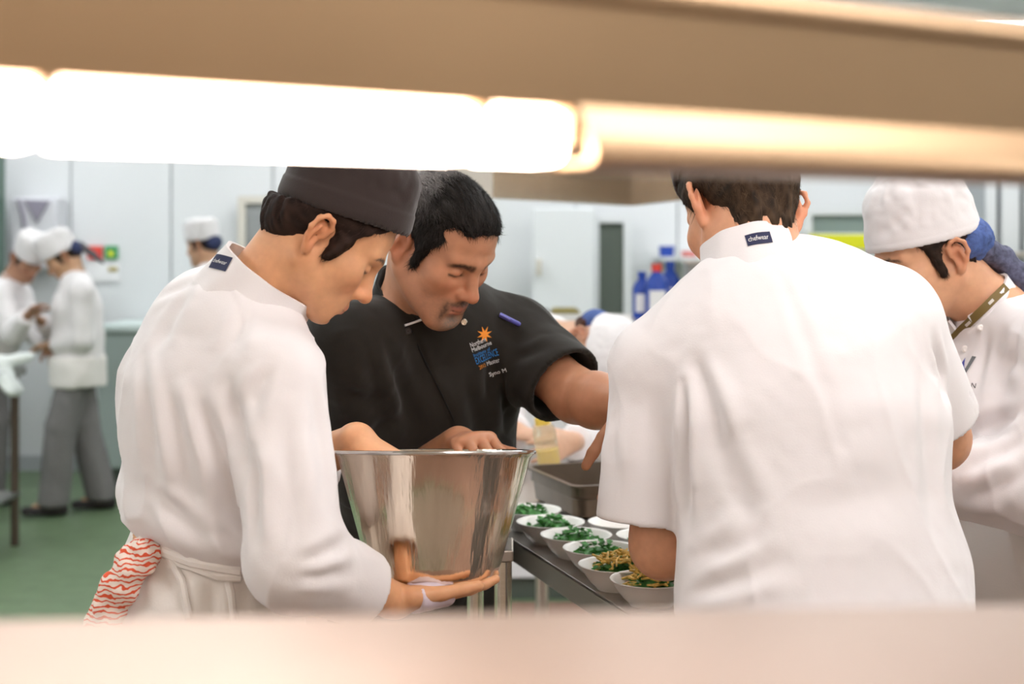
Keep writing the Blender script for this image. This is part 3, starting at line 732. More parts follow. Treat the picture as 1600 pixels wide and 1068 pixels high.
# rear counter with blue jugs
rc = empty('rear_counter', (0.9, 6.4, 0), 'white rear counter carrying blue jugs and a steel box', 'counter')
ZR = 1.19
MB().box((-0.2, 6.05, 0.1), (2.6, 6.75, ZR-.04)).build('body', M_WALL, rc, bevel=0.005)
MB().box((-0.22, 6.02, ZR-.04), (2.62, 6.77, ZR)).build('worktop', M_STEELB, rc, bevel=0.005)
MB().box((-0.15, 6.1, 0), (2.55, 6.7, 0.1)).build('plinth', M_DARKG, rc)
def jug(px, d, h, r, label, z0=ZR, capm=M_BLUE, bm=M_BLUE):
    x = wx(px, d); t = empty('plastic_jug', (x, d, z0), label, 'jug', 'plastic jugs on the rear counter')
    MB().lathe([(0, 0), (r*.93, 0), (r, .012), (r, h*.62), (r*.86, h*.72), (r*.42, h*.84), (r*.36, h*.86), (0, h*.87)], 20, (x, d, z0)).build('body', bm, t, smooth=True)
    MB().lathe([(0, h*.86), (r*.46, h*.86), (r*.46, h), (0, h)], 16, (x, d, z0)).build('cap', capm, t, smooth=True)
    V_, F_ = [], []
    for j in range(2):
        for i in range(9):
            a = -math.pi/2-0.75+1.5*i/8; V_.append((x+(r+.002)*math.cos(a), d+(r+.002)*math.sin(a), z0+h*(.15+.38*j)))
    for i in range(8): F_.append((i, i+1, 10+i, 9+i))
    MB().add(V_, F_).build('label_sheet', M_PAPER, t, smooth=True)
    hx = x+r*.95
    MB().tube([(hx-.01, d, z0+h*.55), (hx+.02, d, z0+h*.5), (hx+.02, d, z0+h*.3), (hx-.01, d, z0+h*.22)], .009, 8).build('handle', bm, t, smooth=True)
jug(1003, 6.3, 0.21, 0.042, 'leftmost blue plastic jug on the rear counter')
jug(1026, 6.2, 0.245, 0.050, 'tallest blue plastic jug with a red cap on the rear counter', capm=M_RED)
jug(1047, 6.4, 0.255, 0.047, 'blue plastic jug standing just left of the steel box')
sb = empty('steel_canister', (wx(1075, 6.4), 6.4, ZR), 'square steel canister beside the blue jugs', 'canister')
MB().box((wx(1072, 6.4), 6.34, ZR), (wx(1110, 6.4), 6.5, wz(412, 6.4))).build('body', M_STEELD, sb, bevel=0.01)
MB().box((wx(1069, 6.4), 6.35, wz(412, 6.4)), (wx(1108, 6.4), 6.49, wz(407, 6.4))).build('lid', M_STEELB, sb, bevel=0.004)
shp = empty('wall_shelf', (wx(1060, 9.0), 9.3, wz(404, 9.2)), 'white wall shelf high above the blue jugs', 'shelf')
MB().box((wx(1030, 9.2), 9.1, wz(406, 9.2)), (wx(1150, 9.2), 9.58, wz(401, 9.2))).build('board', M_WALL, shp)
MB().box((wx(1034, 9.2), 9.3, wz(420, 9.2)), (wx(1037, 9.2), 9.58, wz(406, 9.2))).build('bracket', M_SEAM, shp)
for px, m, lb, hpx in ((1043, M_BLUE, 'small blue tub on the white wall shelf', 17), (1078, M_PINK, 'small pink tub on the white wall shelf', 9)):
    t = empty('storage_tub', (wx(px, 9.2), 9.3, wz(401, 9.2)), lb, 'tub', 'tubs on the wall shelf')
    MB().lathe([(0, 0), (.045, 0), (.05, .02), (.05, hpx*9.2/F_PX*.8), (0, hpx*9.2/F_PX*.8)], 18, (wx(px, 9.2), 9.25, wz(401, 9.2))).build('body', m, t, smooth=True)
    MB().lathe([(0, 0), (.053, 0), (.053, hpx*9.2/F_PX*.2), (0, hpx*9.2/F_PX*.2)], 18, (wx(px, 9.2), 9.25, wz(401, 9.2)+hpx*9.2/F_PX*.8)).build('lid', m, t, smooth=True)
# low crate and bag on the far bench left of the bending cook
fb = empty('far_bench', (wx(850, 7), 7.4, 0), 'low white bench behind the black-jacketed chef', 'bench')
MB().box((wx(720, 7.2), 7.1, wz(503, 7.2)-.04), (wx(915, 7.2), 7.6, wz(503, 7.2))).build('worktop', M_WALL, fb, bevel=0.004)
for q in (730, 905): MB().box((wx(q-3, 7.2), 7.15, 0), (wx(q+3, 7.2), 7.2, wz(503, 7.2)-.04)).build('leg', M_STEELB, fb)
tag(MB().box((wx(862, 7.2), 7.15, wz(503, 7.2)), (wx(905, 7.2), 7.4, wz(484, 7.2))).box((wx(866, 7.2), 7.16, wz(484, 7.2)), (wx(901, 7.2), 7.39, wz(482, 7.2))).build('carton', M_OLIVE, bevel=0.004), 'ochre carton on the far white bench', 'carton')
tag(MB().box((wx(840, 7.2), 7.15, wz(503, 7.2)), (wx(860, 7.2), 7.4, wz(488, 7.2))).box((wx(843, 7.2), 7.17, wz(488, 7.2)), (wx(857, 7.2), 7.38, wz(484, 7.2))).build('crate', mat('slate_plastic', (0.06, 0.075, 0.10), 0.5), bevel=0.004), 'dark slate crate left of the ochre carton', 'crate')

# ------------------------------------------------------------------ the pass in front of the camera
pe = nrm((0.519, 0.303, 0)); pn_ = np.array([pe[1], -pe[0], 0]); pL = np.array([-0.205, 0.57, 0])
def pt_at(px):   # parameter along the pass face seen at column px
    k = (px-800)/F_PX; return (k*pL[1]-pL[0])/(pe[0]-k*pe[1])
def pbox(t0, t1, u0, u1, z0, z1):
    m = MB(); R = np.stack([pe, pn_, np.array([0, 0, 1])], 1)
    return m.box((t0, u0, z0), (t1, u1, z1), R=R, c=pL)
tL, tR = -0.60, 1.9
ps = empty('pass_shelf', pL+pe*0.4+np.array([0, 0, 1.549]), 'steel overshelf of the serving pass across the top of the picture', 'shelf')
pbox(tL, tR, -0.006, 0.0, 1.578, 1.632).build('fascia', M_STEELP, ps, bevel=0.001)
m = MB(); prof = [(0.0, 1.632), (0.003, 1.634), (0.004, 1.638), (0.002, 1.643), (-0.004, 1.648), (-0.012, 1.652), (-0.30, 1.654), (-0.30, 1.650), (-0.01, 1.647), (-0.006, 1.632)]
Vv = [pL+pe*t+pn_*u+np.array([0, 0, z]) for t in (tL, tR) for u, z in prof]; n = len(prof)
m.add(Vv, [(i, (i+1) % n, n+(i+1) % n, n+i) for i in range(n)]+[tuple(range(n)), tuple(range(2*n-1, n-1, -1))])
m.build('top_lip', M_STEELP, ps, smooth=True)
tE = pt_at(903)
m = MB(); prof = [(0.0, 1.580), (0.002, 1.577), (0.009, 1.567), (0.015, 1.558), (0.0155, 1.5545), (0.013, 1.5515), (0.008, 1.5505), (-0.055, 1.5505), (-0.055, 1.553), (0.007, 1.553), (0.010, 1.556), (0.005, 1.565), (-0.003, 1.576), (-0.004, 1.580)]
Vv = [pL+pe*t+pn_*u+np.array([0, 0, z]) for t in (tE, tR) for u, z in prof]; n = len(prof)
m.add(Vv, [(i, (i+1) % n, n+(i+1) % n, n+i) for i in range(n)]+[tuple(range(n)), tuple(range(2*n-1, n-1, -1))])
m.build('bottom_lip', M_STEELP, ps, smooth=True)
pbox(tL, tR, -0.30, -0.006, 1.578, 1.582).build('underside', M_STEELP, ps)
lb = ['left strip lamp under the pass shelf, cut by the picture edge', 'long middle strip lamp glowing white under the pass shelf', 'short right strip lamp ending under the pass shelf']
for i, (a, b) in enumerate(((-0.30, pt_at(68)), (pt_at(82), pt_at(753)), (pt_at(768), tE-.004))):
    t = empty('strip_lamp', pL+pe*(a+b)/2+np.array([0, 0, 1.551]), lb[i], 'lamp', 'strip lamps under the pass shelf')
    pbox(a, b, -0.034, -0.003, 1.552, 1.5775).build('diffuser', M_LAMP, t, bevel=0.006, segs=3)
    pbox(b-.0015, b+.0055, -0.035, 0.001, 1.5605, 1.5779).build('end_cap', M_STEELP, t)
ZL = 1.318
dl, dr = 0.192*F_PX/581, 0.192*F_PX/556
pa, pb = np.array([(-800)*dl/F_PX, dl]), np.array([800*dr/F_PX, dr]); dv = (pb-pa)
pa, pb = pa-dv*2.6, pb+dv*2.6
cl = empty('serving_counter', (0, 0.5, 0), 'steel serving counter across the bottom of the picture', 'counter')
m = MB().prism([tuple(pa), (pa[0], 0.30), (pb[0], 0.30), tuple(pb)][::-1], ZL-.03, ZL).build('worktop', mat('pale_counter_steel', (0.47, 0.36, 0.295), 0.38, metal=0.75, noise=0.04, nscale=9), cl, bevel=0.004)
MB().prism([(pa[0]+.02, pa[1]-.03), (pa[0]+.02, pa[1]-.06), (pb[0]-.02, pb[1]-.06), (pb[0]-.02, pb[1]-.03)][::-1], 0, ZL-.03).build('rear_panel', mat('warm_laminate', (0.52, 0.44, 0.37), 0.5), cl)
MB().prism([(pa[0]+.02, .36), (pa[0]+.02, .33), (pb[0]-.02, .33), (pb[0]-.02, .36)][::-1], 0, ZL-.03).build('front_panel', M_STEELB, cl)

# ------------------------------------------------------------------ the bowl table
ZT = 0.91
te = nrm((-0.306, 0.952, 0)); tp = np.array([te[1], -te[0], 0]); tc0 = np.array([0.192, 2.325, 0])
def T(a, b, z=0.0): return tc0+te*a+tp*b+np.array([0, 0, z])
TL_, TW_ = 1.95, 0.56
tb = empty('steel_table', T(TL_/2, TW_/2), 'steel kitchen table carrying the rows of bowls', 'table')
RT = np.stack([te, tp, np.array([0, 0, -1])], 1)
def tbox(a0, a1, b0, b1, z0, z1):
    R = np.stack([te, tp, np.array([0, 0, 1])], 1); return MB().box((a0, b0, z0), (a1, b1, z1), R=R, c=tc0)
tbox(0, TL_, 0, TW_, ZT-.005, ZT).build('worktop', mat('table_steel', (0.58, 0.55, 0.52), 0.36, metal=0.9, noise=0.06, nscale=12), tb, bevel=0.0015)
for a0, a1, b0, b1 in ((0, TL_, 0, .004), (0, TL_, TW_-.004, TW_), (0, .004, .004, TW_-.004), (TL_-.004, TL_, .004, TW_-.004)):
    tbox(a0, a1, b0, b1, ZT-.045, ZT-.005).build('edge_strip', mat('edge_steel', (0.46, 0.48, 0.44), 0.4, metal=0.0), tb)
for a, b in ((.06, .06), (.06, TW_-.06), (TL_-.06, .06), (TL_-.06, TW_-.06)):
    MB().tube([T(a, b, 0.02), T(a, b, ZT-.005)], 0.02, 14).build('leg', M_STEELB, tb, smooth=True)
    MB().lathe([(0, 0), (.024, 0), (.024, .012), (.018, .03), (0, .03)], 14, T(a, b, 0)).build('foot', M_SHOE, tb, smooth=True)
tbox(.06, TL_-.06, .06, TW_-.06, 0.25, 0.262).build('lower_shelf', M_STEELB, tb)
# upright post between the bucket and the table
po = empty('plate_stand', W(786, 900, 2.47)*np.array([1, 1, 0]), 'small steel stand on round posts between the pot and bowl table', 'stand')
pxp = W(786, 900, 2.47)
MB().tube([(pxp[0], pxp[1], 0.02), (pxp[0], pxp[1], 0.965)], 0.0155, 16).build('post', M_STEEL, po, smooth=True)
MB().tube([(pxp[0]-.05, pxp[1]+.06, 0.02), (pxp[0]-.05, pxp[1]+.06, 0.965)], 0.0155, 16).build('post', M_STEEL, po, smooth=True)
MB().box((pxp[0]-.16, pxp[1]-.012, 0.965), (pxp[0]+.018, pxp[1]+.10, 0.985)).build('top_plate', M_STEELB, po, bevel=0.003)
MB().box((pxp[0]-.17, pxp[1]-.03, 0), (pxp[0]+.02, pxp[1]+.09, 0.02)).build('base', M_STEELD, po, bevel=0.003)

# bowls
rng = random.Random(4)
BR, BH = 0.066, 0.056
bprof = [(0, .004), (.030, .004), (.031, 0), (.035, 0), (.036, .004), (.046, .016), (.056, .034), (.0645, .0545), (.067, BH), (.0665, .0575), (.064, .0572), (.061, .054), (.052, .033), (.042, .018), (.028, .010), (0, .009)]
bprof = [(r_*1.04, z_*0.76) for r_, z_ in bprof]
bm_ = MB().lathe(bprof, 40).mesh('bowl', smooth=True)
brows = [(0.045, 0.058, 'n', 'nearest white bowl of yellow shreds under the elbow'), (0.165, 0.046, 'n', 'second white bowl from the front with yellow shreds on greens'),
         (0.300, 0.066, 'g', 'third white bowl from the front with chopped greens'), (0.428, 0.066, 'g', 'fourth white bowl from the front with chopped greens'),
         (0.565, 0.062, 'g', 'fifth white bowl by the table edge, partly behind the mixing pot'), (0.245, 0.190, 'g', 'white bowl in the second row beside the man’s sleeve'),
         (0.380, 0.205, 'g', 'white bowl in the second row in front of the steel pan'), (0.705, 0.062, 'g', 'farthest white bowl at the left table edge behind the mixing pot'), (0.52, 0.20, 'e', 'empty looking white bowl tucked before the steel pan')]
def heap(kind, c, seed):
    r_ = random.Random(seed); m = MB(); n = 70 if kind == 'n' else 80
    for i in range(n):
        a = r_.uniform(0, 6.283); q = math.sqrt(r_.random())*0.047; p = np.array([q*math.cos(a), q*math.sin(a), 0.029+0.022*(1-(q/0.047)**2)+r_.uniform(-.004, .006)])+c
        th = r_.uniform(0, 6.283); el = r_.uniform(-.5, .5); dv = np.array([math.cos(th)*math.cos(el), math.sin(th)*math.cos(el), math.sin(el)])
        if kind == 'n':
            L = r_.uniform(.016, .034); b = nrm(np.cross(dv, (0, 0, 1)))*L*r_.uniform(-.3, .3)
            m.tube([p-dv*L/2, p+b, p+dv*L/2], [.0018, .0026, .0018], 5)
        else:
            L = r_.uniform(.010, .022); wv = nrm(np.cross(dv, (r_.uniform(-.5, .5), r_.uniform(-.5, .5), 1)))*L*.33; up = np.array([0, 0, .003])
            m.add([p-dv*L/2, p-wv*1+up, p+dv*L/2, p+wv+up, p-up*.5], [(0, 1, 4), (1, 2, 4), (2, 3, 4), (3, 0, 4), (0, 3, 2, 1)])
    return m
for i, (a, b, kind, lab) in enumerate(brows):
    o = bpy.data.objects.new('bowl', bm_); COL.objects.link(o); o.location = T(a, b, ZT+.0005)
    if i == 0: bm_.materials.append(M_BOWL)
    tag(o, lab, 'bowl', 'white bowls on the steel table')
    if kind == 'e': continue
    c = T(a, b, ZT)
    base = MB().lathe([(0, .022), (.046, .023), (.042, .031), (.022, .041), (0, .045)], 20, c)
    g = heap('g', c, i*7+1)
    g.v, g.f = g.v, g.f
    g.add(base.v, base.f)
    go = g.build('chopped_greens', M_GREENS, None)
    short = lab.split(' white bowl')[0]
    tag(go, 'chopped green leaves heaped in the %s' % lab.replace(' with chopped greens', '').replace(' of yellow shreds', '').replace(' with yellow shreds on greens', ''), 'greens', 'food in the bowls', 'stuff')
    if kind == 'n':
        no = heap('n', c+np.array([0.006, 0, .010]), i*7+2).build('yellow_shreds', M_NOODLE, None, smooth=True)
        tag(no, 'yellow shreds heaped in the %s' % lab.replace(' of yellow shreds', '').replace(' with yellow shreds on greens', ''), 'shreds', 'food in the bowls', 'stuff')

# gastronorm pan on the table
pc = W(895, 770, 3.09); pf = W(815, 735, 3.40); pd = nrm((pf-pc)*np.array([1, 1, 0])); pr = np.array([pd[1], -pd[0], 0])
def pan_ring(a0, a1, b0, b1, z, r, n=5):
    pts = []
    for (ca, cb, s0) in ((a1-r, b1-r, 0), (a0+r, b1-r, 1), (a0+r, b0+r, 2), (a1-r, b0+r, 3)):
        for k in range(n+1):
            t = (s0+k/n)*math.pi/2; pts.append(np.array([pc[0], pc[1], 0])+pd*(ca+r*math.cos(t))+pr*(cb+r*math.sin(t))+np.array([0, 0, z]))
    return pts
zt = ZT+.078; LA, LB = 0.325, 0.50
rings = [pan_ring(.03, LA-.03, .03, LB-.03, ZT+.001, .03), pan_ring(.018, LA-.018, .018, LB-.018, ZT+.006, .035), pan_ring(.014, LA-.014, .014, LB-.014, ZT+.045, .03), pan_ring(.010, LA-.010, .010, LB-.010, ZT+.047, .03), pan_ring(.010, LA-.010, .010, LB-.010, zt-.003, .03),
         pan_ring(.0, LA, .0, LB, zt-.004, .02), pan_ring(.0, LA, .0, LB, zt, .02), pan_ring(.012, LA-.012, .012, LB-.012, zt, .03), pan_ring(.016, LA-.016, .016, LB-.016, ZT+.045, .03), pan_ring(.022, LA-.022, .022, LB-.022, ZT+.008, .03), pan_ring(.04, LA-.04, .04, LB-.04, ZT+.004, .03)]
m = MB(); n = len(rings[0])
m.add([p for r_ in rings for p in r_], [(j*n+i, j*n+(i+1) % n, (j+1)*n+(i+1) % n, (j+1)*n+i) for j in range(len(rings)-1) for i in range(n)]+[tuple(range(n-1, -1, -1)), tuple((len(rings)-1)*n+i for i in range(n))])
tag(m.build('steel_pan', mat('pan_steel', (0.13, 0.10, 0.075), 0.3, metal=1.0, noise=0.1, nscale=20), None, smooth=True), 'shallow rectangular steel pan on the table behind the bowls', 'pan')

# squeeze bottle
bc = W(862, 738, 3.66); bc[2] = ZT
bt = empty('squeeze_bottle', bc, 'clear squeeze bottle with yellow sauce held upright over the table', 'bottle')
tilt = ry(-0.16)
MB().lathe([(0, .001), (.026, .001), (.029, .006), (.0295, .12), (.026, .135), (.017, .142), (0, .142)], 24, bc+np.array([0, 0, .004]), tilt).build('body', M_BOTTLE, bt, smooth=True)
MB().lathe([(0, .004), (.0255, .004), (.0275, .01), (.0275, .075), (0, .075)], 24, bc+np.array([0, 0, .004]), tilt).build('sauce', M_SAUCE, bt, smooth=True)
MB().lathe([(.0, .140), (.020, .140), (.020, .158), (.012, .166), (.005, .20), (.003, .205), (0, .205)], 20, bc+np.array([0, 0, .004]), tilt).build('nozzle_cap', M_SAUCE, bt, smooth=True)

# ------------------------------------------------------------------ steel bucket held by the young cook
PT = np.array(W(679, 706, 2.22)); PBm = np.array(W(681, 905, 2.22))
tl = math.radians(7.5); Rp = rx(-tl)       # leans away from the camera
hh = 0.196
bk_base = PT-Rp@np.array([0, 0, hh])
bk = empty('mixing_pot', bk_base, 'deep flared stainless steel mixing pot held by the young cook', 'pot')
prof = [(0, 0), (.078, 0), (.090, .003), (.0985, .012), (.104, .026), (.128, .11), (.1505, .188), (.1545, .192), (.1565, .1955), (.1555, .1985), (.1525, .1985), (.149, .194), (.1265, .11), (.1015, .024), (.09, .008), (0, .005)]
MB().lathe(prof, 96, bk_base, Rp).build('body', M_POT, bk, smooth=True)
rr = []
for i in range(97):
    a = 2*math.pi*i/96; rr.append(bk_base+Rp@np.array([.1555*math.cos(a), .1555*math.sin(a), .1965]))
MB().tube(rr, .0032, 8).build('rolled_rim', mat('polished_rim', (0.75, 0.73, 0.70), 0.15, metal=1.0), bk, smooth=True)
# ------------------------------------------------------------------ figure helpers
def hplane(S, H, p, n): S.cut(H.w(*p), H.R@np.array(n))
def cap_plane(H, c, hgt, tilt):
    up = (H.R@rx(tilt))[:, 2]; return H.w(*c)-up*(hgt*H.s), up
def hair_shell(H, grow=0.006, nape=-0.050, front=True, ear=True, h=0.004, sideburn=0.02, hl=0.088, under=None, temple=0.0, napel=0.0, behind=None):
    S = Solid()
    S.u(H.e((0, -0.012, 0.048), (0.074+grow, 0.094+grow, 0.079+grow)), 0.01)
    S.u(H.e((0, 0.034, 0.048), (0.064+grow, 0.060+grow*.6, 0.060+grow)), 0.03)
    S.u(H.e((0, -0.052, -0.005), (0.057+grow*.5, 0.042+grow*.6, 0.055)), 0.03)
    if front: hplane(S, H, (0, hl-0.012, 0.085), (0, 0.80, -0.60))
    hplane(S, H, (0, -0.09, nape), (0, 0.42, -0.90))
    for q in (-1, 1):
        if ear: S.sub(H.e((q*0.080, -0.004, -0.012), (0.022, 0.022, 0.040)), 0.006)
        if sideburn: S.u(cap(H.w(q*0.0695, 0.030, 0.022), H.w(q*0.0690, 0.022, -sideburn), 0.011*H.s, 0.009*H.s), 0.006)
    if temple:
        for q in (-1, 1): S.sub(H.e((q*0.055, 0.078, 0.070), (0.017, 0.034, 0.010+temple)), 0.012)
    if napel: S.u(H.e((0, -0.045, -0.035-napel), (0.050, 0.036, 0.040)), 0.02); hplane(S, H, (0, -0.06, nape-0.01), (0, 0.25, -0.97)); hplane(S, H, (0, 0.0, -0.03), (0, 0.9, -0.45))
    if behind is not None: hplane(S, H, (0, behind, 0), (0, -1, 0))
    if under is not None: S.cut(under[0]+under[1]*0.004, under[1])
    return S.mesh(h)
def cap_mesh(H, c=(0, -0.004, 0.085), a=0.084, b=0.104, hgt=0.055, rr=0.035, tilt=0.0, edge=0.03, h=0.0032, seed=3, band=0.028, taper=0.0):
    """cook's cap: rounded flat-topped cylinder, hollow below, with a stitched band"""
    S = Solid(); R = H.R@rx(tilt)
    S.u(rcyl(H.w(*c), a*H.s, b*H.s, (hgt+0.03)*H.s, rr*H.s, R), 0.001)
    up = R[:, 2]; fw = R[:, 1]; p0 = H.w(*c)-up*(hgt*H.s)
    S.cut(p0, -up)
    S.sub(rcyl(p0-up*0.02*H.s, (a-0.006)*H.s, (b-0.006)*H.s, 0.045*H.s, 0.01*H.s, R), 0.004)
    V, Q = S.mesh(h); N = vnormals(V, Q); z = (V-p0)@up
    side = np.clip(1-np.abs(N@up)*1.4, 0, 1)
    d = 0.0016*sstep(0, 0.004, z)*sstep(band+0.003, band-0.001, z)*side
    L = H.l(V); ang = np.arctan2(L[:, 0], L[:, 1])
    d += sstep(band, band+0.03, z)*(0.0028*vnoise(np.stack([ang*3.0, z*14, z*0], 1), seed)+0.002*vnoise(V*60, seed+2))
    d += 0.004*sstep(0.5, 1, N@up)*vnoise(V*28, seed+5)
    if taper:
        ax = p0+np.outer(z, up); V = ax+(V-ax)*(1-taper*np.clip(z/(2*hgt), 0, 1))[:, None]
    return V+N*d[:, None], Q
def cloth(name, S, h, m, parent, seed, amp=0.006, crs=(), extra=None, sm=2, calm=(), **kw):
    V, Q = S.mesh(h, smooth=sm); N = vnormals(V, Q)
    d = folds(V, N, seed, amp, **kw)
    if len(crs): d = d+snap_creases(V, crs, bvh_of(V, Q))
    if extra is not None: d = d+extra(V, N)
    for cp, cr in calm: d = d*sstep(cr*0.8, cr*1.25, np.linalg.norm(V-cp, axis=1))
    V = V+N*d[:, None]
    o = link(name, np_mesh(name, V, Q), m, parent)
    return o, V, Q
def snap_creases(P, lst, bvh):
    """fold lines laid on the cloth surface itself"""
    d = np.zeros(len(P))
    for a, b, w, dep in lst:
        hits = []
        for t in np.linspace(0, 1, 8):
            q = a+(b-a)*t; px = 800+q[0]/q[1]*F_PX; py = HOR+(CAM_H-q[2])/q[1]*F_PX; c = camray(px, py, bvh)
            if c is not None and (not hits or np.linalg.norm(c-hits[-1]) < 0.09): hits.append(c)
        if len(hits) < 3: continue
        best = np.full(len(P), 9.0); tt = np.zeros(len(P)); n = len(hits)-1
        near = np.linalg.norm(P-(hits[0]+hits[-1])/2, axis=1) < np.linalg.norm(hits[0]-hits[-1])/2+0.12
        S_ = P[near]; bb = best[near]; t2 = tt[near]
        for i in range(n):
            r, t = segdist(S_, hits[i], hits[i+1]); m = r < bb; bb = np.where(m, r, bb); t2 = np.where(m, (i+t)/n, t2)
        fade = np.clip(np.minimum(t2*3+0.15, (1-t2)*3+0.05), 0, 1); ww = w*(0.8+0.5*t2)
        d[near] += fade*dep*(-np.exp(-(bb/ww)**2)+0.6*np.exp(-((bb-1.9*ww)/ww)**2))
    return d
def camray(px, py, bvh):
    d = nrm(W(px, py, 1.0)-np.array([0, 0, CAM_H])); h = bvh.ray_cast(Vector((0, 0, CAM_H)), Vector(d))
    return np.array(h[0]) if h[0] is not None else None
def body_obj(S, H, parent, tone, fine, h=0.011, hf=0.0032, **kw):
    V, Q = S.mesh(h, fine=fine, hf=hf)
    C = skin_colour(V, H, tone, **kw)
    return link('body', np_mesh('body', V, Q, col=C), M_SKIN, parent), V
def fbox(c, r): c = np.asarray(c, float); return (c-r, c+r)
def hair_obj(H, V, Q, parent, base, n=6000, length=0.016, dirf=None, seed=1, keep=None, lift=0.25, width=0.0011):
    rngc = np.random.default_rng(seed)
    if dirf is None: dirf = lambda P, N: np.tile(H.R@np.array([0, -0.3, -1.0]), (len(P), 1))
    def cf(P, rg):
        c = base(P); return np.clip(c*(0.6+0.9*rg.random(len(P)))[:, None], 0, 1)
    VV, FF, CC = strands(V, Q, dirf, n, length*H.s, width, cf, seed, lift, keep=keep)
    C0 = base(V)*(0.75+0.5*vnoise(H.l(V)*np.array([240, 45, 90]), seed))[:, None]
    L_ = H.l(V); cl_ = 0.0026*vnoise(L_*np.array([150, 28, 60]), seed)+0.0012*vnoise(L_*np.array([300, 60, 120]), seed+1)
    Vt = np.concatenate([V+vnormals(V, Q)*cl_[:, None], VV]); Qt = np.concatenate([Q, FF+len(V)]); Ct = np.concatenate([C0, CC])
    return link('hair', np_mesh('hair', Vt, Qt, col=np.clip(Ct, 0, 1)), M_HAIR, parent)
def std_legs(pel, r, f, S_body, h_leg=0.0, spread=0.075, kz=0.50, stride=0.0):
    r = nrm((r[0], r[1], 0)); f = nrm((f[0], f[1], 0)); J = []
    for q in (-1, 1):
        hp = pel+r*q*spread; kn = np.array([hp[0], hp[1], kz])+f*0.03; an = np.array([hp[0], hp[1], 0.09])+f*stride*q; kn = kn+f*stride*q*0.45
        J.append((hp, kn, an))
    legs(S_body, J[0][0], J[1][0], J[0][1], J[1][1], J[0][2], J[1][2])
    for _, _, an in J: S_body.u(cap(an-np.array([0, 0, .03]), an+f*0.10-np.array([0, 0, .045]), 0.033, 0.026), 0.02)
    return J
def trousers(J, parent, m, r=(0.072, 0.078, 0.085), top=None, h=0.012, seed=5, hip=0.080):
    S = Solid()
    for hp, kn, an in J:
        S.u(cap(hp, kn, r[0], r[1]), 0.04); S.u(cap(kn, an-np.array([0, 0, .02]), r[1], r[2], cut=(an-np.array([0, 0, .03]), (0, 0, -1))), 0.02)
    S.u(cap(J[0][0], J[1][0], hip, hip), 0.04)
    return cloth('trousers', S, h, m, parent, seed, 0.008, fx=9, fz=2.5)

